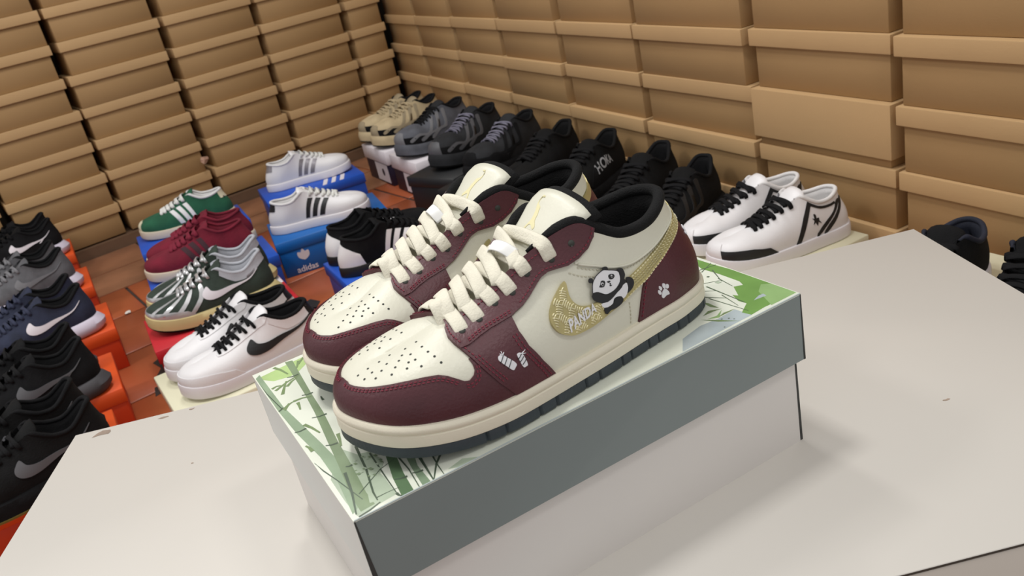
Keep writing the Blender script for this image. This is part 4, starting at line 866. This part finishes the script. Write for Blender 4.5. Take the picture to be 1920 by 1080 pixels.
        if k == 'heeltab': patch('heel_tab', H.at, [(.90, .62), (.90, .97), (1., .98), (1.1, .97), (1.1, .62), (1., .55)], .0015, .0020, m, root, .008, False)
        if k == 'collar': patch('collar_panel', H.at, [(.60, .78), (.72, .60), (.85, .66), (1., .72), (1.15, .66), (1.28, .60), (1.40, .78)]+[(x, .98) for x in np.linspace(1.38, .62, 24)], .0012, .0018, m, root, .010, False)
    if text:
        P, F, a = text_mesh(text[0], .02)
        for sd in (1, -1):
            X = P[:, 0] if sd == 1 else 1-P[:, 0]
            u = sd*(text[1]+X*(text[2]-text[1])); v = text[3]+P[:, 1]*(text[4]-text[3])+(X-.5)*text[5]
            Y, N = H.at(u, v, .0016); o = mesh('lettering', Y, F, text[6], root, False); o['label'] = f'pale {text[0]} lettering'
    return root
def put(root, heel, toe, z, label, group=None, flip=False, length=.30, roll=0.):
    d = np.array(toe)-np.array(heel); a = math.atan2(d[1], d[0]); s = length/.288
    root.location = (heel[0], heel[1], z); root.rotation_euler = (roll, 0, a); root.scale = (s, -s if flip else s, s)
    tag(root, label, 'shoe', group); return root
def box_of(name, label, x0, y0, yaw, L, W, H, mb_, ml_, z0=0., lid=.032, group=None):
    e = empty(name, (x0, y0, z0), yaw); tag(e, label, 'shoebox', group)
    b = MB().box(.004, L-.004, .004, W-.004, 0, H-.003).build('base', mb_, e); bevel(b, .0012, 1)
    l = MB().box(0, L, 0, W, H-lid, H).build('lid', ml_, e); bevel(l, .0016, 1); e['dims'] = (L, W, H); return e, b, l
def boxc(name, label, cx_, cy_, yaw, L, W, H, mb_, ml_, **k):
    c, s_ = math.cos(yaw), math.sin(yaw); return box_of(name, label, cx_-c*L/2+s_*W/2, cy_-s_*L/2-c*W/2, yaw, L, W, H, mb_, ml_, **k)
def face_text(body, parent, m, face, L, W, H, c, h, bold=.0):
    """lettering lying flat on one face of a shoebox; c = centre along the face and height"""
    P, F, a = text_mesh(body, bold); X = (P[:, 0]-.5)*h*a; Y = (P[:, 1]-.5)*h; e = .0006
    if face == 'front': V = np.stack([c[0]+X, np.full(len(X), .004-e), c[1]+Y], 1)
    elif face == 'lidfront': V = np.stack([c[0]+X, np.full(len(X), -e), c[1]+Y], 1)
    elif face == 'left': V = np.stack([np.full(len(X), .004-e), c[0]-X, c[1]+Y], 1)
    else: V = np.stack([c[0]+X, c[1]+Y, np.full(len(X), H+e)], 1)
    o = mesh('lettering', V, F, m, parent, False); return o
def trefoil(parent, m, face, c, r):
    mb = MB(); e = .0007
    for a in (-.62, 0, .62):
        q = [(0, -.15), (-.24, .15), (-.32, .55), (-.18, .85), (0, 1.12 if a == 0 else 1.0), (.18, .85), (.32, .55), (.24, .15)]; q = crom(np.array(q), 24, True)*r
        q = np.stack([q[:, 0]*math.cos(a)+q[:, 1]*math.sin(a), -q[:, 0]*math.sin(a)+q[:, 1]*math.cos(a)], 1)
        q[:, 1] -= .25*r
        V = [(c[0]+x, .004-e-.00005*a, c[1]+y) if face == 'front' else (.004-e-.00005*a, c[0]-x, c[1]+y) for x, y in q]
        n = len(V); mb.add(V+[(v[0]+(.0005 if face != 'front' else 0), v[1]+(.0005 if face == 'front' else 0), v[2]) for v in V], [tuple(range(n))]+[(i, i+n, (i+1) % n+n, (i+1) % n) for i in range(n)])
    o = mb.build('leaf_emblem', m, parent); o['label'] = 'white three leaf emblem'; o['kind'] = 'stuff'
    return o
# ---------------------------------------------------------------- shoeboxes and pairs on the floor
m_orange = mat('orange_card', (226, 84, 28), .5, .05, 100, .05, 6); m_orange2 = mat('orange_card_base', (204, 62, 22), .5, .05, 100, .05, 6)
m_blue = mat('blue_card', (18, 98, 176), .45, .03, 100, .05, 6); m_blue2 = mat('deep_blue_card', (30, 84, 190), .45, .03, 100, .05, 6)
m_red = mat('red_card', (192, 32, 44), .5, .03, 100, .05, 6); m_creamc = mat('cream_card', (222, 218, 190), .6)
m_navy = mat('navy_card', (32, 28, 52), .5, .03, 100, .1, 6); m_whitec = mat('white_card', (222, 216, 222), .55)
m_blackc = mat('black_card', (34, 35, 37), .5, .05, 100, .1, 6)
m_wl = mat('white_leather', (226, 224, 226), .45, .12, 300, .03, 12); m_wr = mat('white_rubber', (222, 218, 222), .5); m_offr = mat('offwhite_rubber', (214, 200, 178), .55, .1, 200, .05, 12)
m_bl = mat('black_leather', (26, 27, 29), .5, .2, 300, .2, 20); m_bk = mat('black_knit', (19, 19, 21), .9, .6, 500, .3, 40, spec=.2); m_bk2 = mat('black_mesh_fabric', (13, 13, 14), .9, .6, 420, .3, 40, spec=.25)
m_grey = mat('grey_knit', (92, 92, 96), .85, .6, 500, .2, 40); m_navyk = mat('navy_knit', (34, 40, 62), .85, .6, 500, .25, 40); m_dgrey = mat('dark_grey_print', (84, 84, 88), .5)
m_dsole = mat('dark_grey_foam', (66, 64, 68), .7, .2, 200, .1, 20); m_lav = mat('pale_lilac_foam', (206, 198, 214), .6, .05, 100, .03, 10)
m_green = mat('green_suede', (30, 88, 62), .9, .5, 300, .2, 25); m_burg = mat('burgundy_suede', (112, 16, 40), .9, .5, 300, .2, 25); m_dkst = mat('charcoal_suede', (62, 34, 42), .85, .3, 300, .2, 25)
m_silver = mat('silver_overlay', (206, 206, 208), .22, .05, 200, .05, 12, metal=.5); m_dgreen = mat('dark_green_mesh', (44, 56, 48), .85, .5, 500, .25, 40); m_sand = mat('sand_foam', (198, 180, 128), .65, .1, 150, .08, 15)
m_grl = mat('grey_lining', (176, 178, 186), .85, .4, 400, .1, 30); m_whl = mat('white_lining', (216, 214, 214), .85, .3, 400, .06, 30)
m_wlace = mat('white_lace', (222, 222, 218), .8, .5, 700, .06, 60); m_blace = mat('black_lace', (18, 18, 20), .85, .5, 700, .1, 60, spec=.2); m_burl = mat('burgundy_lace', (120, 20, 46), .85, .5, 700, .1, 60)
m_beige = mat('beige_suede', (186, 168, 134), .85, .4, 300, .12, 25); m_beiged = mat('tan_overlay', (150, 136, 110), .8, .3, 300, .12, 25); m_hgrey = mat('slate_mesh', (86, 88, 96), .8, .5, 400, .2, 30); m_hdark = mat('charcoal_mesh', (38, 39, 42), .85, .5, 400, .2, 30, spec=.3); m_hgr2 = mat('grey_overlay', (112, 112, 116), .6, .2, 300, .1, 30)
m_place = mat('grey_lilac_lace', (112, 110, 126), .8, .5, 700, .1, 60); m_creaml = mat('cream_patch', (214, 206, 178), .7); m_ndl = mat('navy_lining', (22, 26, 42), .85, .3, 300, .2, 30)
m_silst = mat('silver_stripe', (150, 146, 152), .3, 0, 1, .1, 60, metal=.4); m_blst = mat('blue_stripe', (40, 84, 190), .5)
BL, BW, BHT = .336, .229, .108
# orange boxes on the left
OX = [(-.484, 2.635, 'farthest orange shoebox under the black shoe with white mark'), (-.462, 2.205, 'orange shoebox under the grey knit shoes'), (-.444, 1.787, 'orange shoebox under the navy shoes with white mark'), (-.470, 1.410, 'orange shoebox under the black shoes with grey mark'), (-.50, 1.10, 'nearest orange shoebox beside the white table')]
for x, y, lb in OX: box_of('shoe_box', lb, x, y, .0, BL, BW, BHT, m_orange2, m_orange, group='orange shoeboxes')
Z = BHT+.0005
def pair(fn, heel, toe, z, lab1, lab2, group, gap=.119, length=.30, both=True, first_near=True):
    d = np.array(toe)-np.array(heel); d /= np.linalg.norm(d); n = np.array([-d[1], d[0]])*gap
    if n[1] < 0: n = -n
    a = fn(); put(a, heel, toe, z, lab1, group, False, length)
    if both:
        b = dup(a); put(b, np.array(heel)+n, np.array(toe)+n, z, lab2, group, True, length)
    return a
run = lambda up, sole, mk, lace=m_blace, **k: (lambda: make_shoe('runner', up, sole, m_bk, lace, mk, **k))
pair(run(m_bk, m_lav, (('check', m_whitec), ('tick', m_whitec))), (-.165, 2.70), (-.47, 2.66), Z, 'black knit running shoe with white check mark and pale sole', 'black knit running shoe behind the one with the white check mark, against the cartons', 'running shoes on orange boxes')
pair(run(m_grey, m_lav, (('check', m_hgr2),), mat('grey_lace', (120, 120, 124), .8, .5, 700)), (-.155, 2.262), (-.455, 2.215), Z, 'grey knit running shoe with pale lilac sole, nearer of its pair', 'grey knit running shoe with pale lilac sole, farther of its pair', 'running shoes on orange boxes')
pair(run(m_navyk, m_lav, (('check', m_whitec),), mat('navy_lace', (40, 46, 70), .8, .5, 700)), (-.135, 1.842), (-.435, 1.795), Z, 'navy knit running shoe with white check mark, nearer of its pair', 'navy knit running shoe with pale sole, farther of its pair', 'running shoes on orange boxes')
pair(run(m_bk, m_dsole, (('check', m_dgrey), ('tick', m_dgrey))), (-.160, 1.455), (-.46, 1.415), Z, 'black running shoe with dark grey check mark and grey sole, nearer of its pair', 'black running shoe with grey sole, farther of its pair', 'running shoes on orange boxes')
pair(run(m_bk2, m_bk, (('check', m_dgrey),), outsole=mat('olive_rubber', (118, 118, 54), .6)), (-.170, 1.135), (-.46, 1.085), Z, 'black running shoe with thin olive outsole beside the table corner, nearer of its pair', 'black running shoe with thin olive outsole, farther of its pair', 'running shoes on orange boxes')
# blue boxes, green and burgundy pairs
box_of('shoe_box', 'blue shoebox under the green suede sneaker', .030, 2.345, -.05, BL, BW, BHT, m_blue2, m_blue2, group='blue shoeboxes')
box_of('shoe_box', 'blue shoebox under the burgundy suede sneakers', .000, 1.90, -.05, BL, BW, BHT, m_blue2, m_blue2, group='blue shoeboxes')
court = lambda up, sole, lin, lace, mk, **k: (lambda: make_shoe('court', up, sole, lin, lace, mk, **k))
pair(court(m_green, m_offr, m_whl, m_wlace, (('stripes', m_wl), ('heeltab', m_creaml), ('bumper', m_creaml)), lace_w=.011), (.345, 2.44), (.045, 2.50), Z, 'green suede sneaker with three white stripes and white laces', 'green suede sneaker behind its striped twin', 'green suede pair', both=False, length=.305)
pair(court(m_burg, m_offr, m_burg, m_burl, (('stripes', m_dkst),), lace_w=.011), (.305, 1.985), (.0, 2.045), Z, 'burgundy suede sneaker with dark stripes, nearer of its pair', 'burgundy suede sneaker farther behind its twin', 'burgundy suede pair', length=.31)
# red box and silver green runners, cream box and white pair
rb, rbb, rbl = box_of('shoe_box', 'red shoebox under the silver and green running shoes', -.050, 1.530, -.023, BL, BW, BHT, m_red, m_red)
face_text('NIKE', rbl, m_whitec, 'lidfront', BL, BW, BHT, (.16, .092), .022, .02)
MB().box(.232, .334, .14, .227, BHT-.0002, BHT+.0005).build('white_label', m_whitec, rbl)
mesh('round_mark', [(.262+.018*math.cos(t), .178+.018*math.sin(t), BHT+.0008) for t in np.linspace(0, 2*math.pi, 17)[:-1]], [tuple(range(16))], m_red, rbl, False)
pair(lambda: make_shoe('runner', m_dgreen, m_sand, m_grl, m_silver, (('bands', m_silver), ('check', m_whitec), ('collar', m_grl), ('mud', m_silver)), outsole=m_bk, tongue=m_dgreen), (.255, 1.590), (-.050, 1.640), Z, 'silver and dark green running shoe with sand sole, nearer of its pair', 'silver and dark green running shoe farther behind its twin', 'silver and green pair', length=.305, gap=.120)
box_of('shoe_box', 'cream shoebox under the white sneakers behind the table', -.060, 1.155, .05, BL, .25, BHT-.002, m_creamc, m_creamc)
pair(court(m_wl, m_wr, m_bk, m_blace, (('bigcheck', m_bl), ('heeltab', m_bl), ('eyestay', m_wl), ('mud', m_wl), ('collar', m_wl)), lace_w=.006, tongue=m_wl), (.265, 1.255), (-.040, 1.225), Z-.002, 'white leather sneaker with black check mark, nearer of its pair', 'white leather sneaker with black laces farther behind its twin', 'white and black pair', length=.31, gap=.118)
# blue boxes to the right of them
bB = box_of('shoe_box', 'bright blue shoebox with white emblem and lettering under white sneaker', .3495, 1.9747, -.159, BL, BW, BHT, m_blue, m_blue, group='blue shoeboxes')
trefoil(bB[1], m_whitec, 'front', (.068, .050), .027); face_text('adidas', bB[1], m_whitec, 'front', BL, BW, BHT, (.068, .015), .018, .015)
b2 = box_of('shoe_box', 'farthest blue shoebox beside the navy boxes', .452, 2.435, -.10, BL, BW, BHT, m_blue2, m_blue2, group='blue shoeboxes')
b3 = box_of('shoe_box', 'blue shoebox under the black striped sneakers',   .392, 1.455, -.03, BL, BW, BHT, m_blue2, m_blue2, group='blue shoeboxes')
trefoil(b3[1], m_whitec, 'left', (.075, .052), .018); face_text('adidas', b3[1], m_whitec, 'left', BL, BW, BHT, (.075, .021), .014, .01)
trefoil(b3[1], m_whitec, 'front', (.085, .052), .018)
a = pair(court(m_wl, m_wr, m_whl, m_wlace, (('stripes', m_bl), ('heeltab', m_bl))), (.375, 2.075), (.655, 1.985), Z, 'white leather sneaker with three black stripes on bright blue box', '', 'white striped sneakers', both=False)
pair(court(m_wl, m_wr, m_whl, m_wlace, (('stripes', m_silst), ('heeltab', m_silst))), (.495, 2.565), (.790, 2.525), Z, 'white leather sneaker with three silver stripes on farthest blue box', '', 'white striped sneakers', both=False)
for q in range(3): mesh('lid_stripe', [(.19+q*.03, .004, BHT+.0004), (.205+q*.03, .004, BHT+.0004), (.225+q*.03, .075, BHT+.0004), (.21+q*.03, .075, BHT+.0004)], [(0, 1, 2, 3)], m_whitec, b2[2], False)
pair(court(m_bk, m_bl, m_bk, m_blace, (('stripes', m_wl), ('heel', m_wl))), (.405, 1.535), (.715, 1.520), Z, 'black sneaker with three white stripes and white heel, nearer of its pair', 'black sneaker with white heel farther behind its twin', 'black striped pair', gap=.118)
# hiking shoes and black shoes along the right wall
RZ = .130
nav = [(2.490, 'farthest navy shoebox with white lid under the beige hiking shoes'), (2.215, 'navy shoebox with white lid under the grey hiking shoe')]
for y, lb in nav:
    e, b, l = box_of('shoe_box', lb, .905, y, .0, .325, .235, RZ, m_navy, m_whitec, lid=.050, group='navy shoeboxes')
    MB().box(.0034, .0040, .025, .145, .008, .076).build('white_label', m_whitec, b)
    mesh('dot', [(.0030, .075+.012*math.cos(t), .044+.014*math.sin(t)) for t in np.linspace(0, 2*math.pi, 13)[:-1]], [tuple(range(12))[::-1]], m_navy, b, False)
RA = .37
bxs = [(2.060, 'black shoebox under the charcoal hiking shoe'), (1.825, 'black shoebox under the dark hiking shoe with lilac laces'), (1.595, 'black shoebox under the plain black running shoe'), (1.365, 'black shoebox under the lettered black shoe'), (1.135, 'black shoebox under the black running shoe with overlays')]
for y, lb in bxs: boxc('shoe_box', lb, 1.000, y, RA, .300, .205, RZ, m_blackc, m_blackc, group='black shoeboxes')
boxc('shoe_box', 'nearest black shoebox beside the white and black sneakers', 1.020, .938, .12, .300, .100, RZ, m_blackc, m_blackc, group='black shoeboxes')
hik = lambda up, ov, sole, lace, **k: (lambda: make_shoe('hiker', up, sole, m_bk, lace, lace_w=.005, marks= (('swirl', ov), ('bumper', ov), ('mud', m_bk)), outsole=m_bk2, **k))
R0 = RZ+.0005
def one(fn, y, label, group, x1=1.200, x0=.905, dy=.115, length=.325):
    return put(fn(), (x1, y+dy/2), (x0, y-dy/2), R0, label, group, False, length)
G1, G2 = 'hiking shoes by the right wall', 'black running shoes'
one(hik(m_beige, m_beiged, m_beige, m_beige, tongue=m_beiged), 2.702, 'beige hiking shoe farther behind its twin in the corner', G1, dy=.05, length=.31)
one(hik(m_beige, m_beiged, m_beige, m_beige, tongue=m_beiged), 2.572, 'beige hiking shoe with black band, nearer of its pair', G1, dy=.05, length=.31)
one(hik(m_hgrey, m_hgr2, m_hgrey, m_blace, tongue=m_hdark), 2.335, 'grey hiking shoe with curved overlays on navy shoebox', G1, dy=.08)
one(hik(m_hdark, m_dgrey, m_hdark, m_place), 2.085, 'charcoal hiking shoe with grey overlays', G1)
one(hik(m_hdark, m_bk, m_bk, m_place), 1.840, 'dark hiking shoe with lilac laces and black overlays', G1)
one(lambda: make_shoe('runner', m_bk2, m_bk, m_bk2, m_blace, (('sidepanel', m_bk), ('mud', m_bk)), outsole=m_bk2), 1.600, 'plain black running shoe behind the lettered one', G2, 1.178, .885)
one(lambda: make_shoe('runner', m_bk2, m_bk, m_bk2, m_blace, (('sidepanel', m_bk),), text=('HOKA', .47, .69, .32, .62, .12, mat('grey_lettering', (170, 172, 176), .5)), outsole=m_bk2), 1.380, 'black running shoe with HOKA lettering on its side', G2, 1.172, .88)
one(lambda: make_shoe('runner', m_bk2, m_bk2, m_bk, m_blace, (('bands', m_bk),), outsole=m_bk2), 1.150, 'black running shoe with black overlay bands', G2, 1.160, .868)
one(lambda: make_shoe('runner', m_bk2, m_bk2, m_bk, m_blace, (('swirl', m_bl), ('mud', m_bk)), outsole=m_bk2), .990, 'black chunky running shoe on the nearest black box', G2, 1.145, .858, length=.31)
# white and black pair, then dark slip shoes, on the right
box_of('shoe_box', 'pale shoebox under the white sneakers with black laces', .828, .608, .0, .30, .220, .1645, m_creamc, m_creamc)
def arrowshoe(): return make_shoe('court', m_wl, m_wr, m_whl, m_blace, (('diag', m_bl), ('mud', m_bl), ('heelbars', m_bl), ('arrow', m_bl), ('bumper', m_wl)), lace_w=.0085, tongue=m_wl)
pair(arrowshoe, (1.126, .662), (.855, .714), .165, 'white leather sneaker with black laces and arrow emblem, nearer of its pair', 'white leather sneaker with black laces, farther of its pair', 'white sneakers with black trim', gap=.111, length=.287)
box_of('shoe_box', 'pale shoebox under the black slip-on shoes behind the table corner', .775, .150, .0, .330, .255, .200, m_creamc, m_creamc)
pair(lambda: make_shoe('slip', m_bk, m_wr, m_ndl, m_blace, (('heeltab', m_whitec), ('mud', m_bl)), tongue=m_bk), (1.075, .230), (.790, .165), .2005, 'black slip-on shoe with navy lining, nearer the right edge', 'black slip-on shoe with navy lining, farther of its pair', 'black slip-on pair', gap=.116)
# ---------------------------------------------------------------- litter
m_scrap = mat('scrap_paper', (222, 216, 206), .8, .2, 100, .05, 20); m_stick = mat('pink_sticker', (186, 148, 126), .7, .1, 100, .2, 40)
def scrap(name, loc, rot, s, m, label, cat):
    rng = random.Random(5); n = 9; V = [(0, 0, .3)]+[(math.cos(2*math.pi*i/n)*rng.uniform(.6, 1.2), math.sin(2*math.pi*i/n)*rng.uniform(.5, 1.), rng.uniform(0, .35)) for i in range(n)]
    V = [(x*s, y*s, z*s) for x, y, z in V]; W = V+[(x, y, z-.0012) for x, y, z in V]
    F = [(0, 1+i, 1+(i+1) % n) for i in range(n)]+[(n+1, n+2+(i+1) % n, n+2+i) for i in range(n)]+[(1+i, n+2+i, n+2+(i+1) % n, 1+(i+1) % n) for i in range(n)]
    o = mesh(name, W, F, m, None, False); o.location = loc; o.rotation_euler = rot; tag(o, label, cat)
scrap('paper_scrap', (-.070, 2.19, .0022), (0, 0, .6), .010, m_scrap, 'tiny crumpled white paper scrap on the floor tiles', 'scrap')
scrap('sticker_scrap', (.3775, 2.964, .205), (math.pi/2, 0, LW), .017, m_stick, 'small torn pinkish sticker on a brown carton', 'sticker')
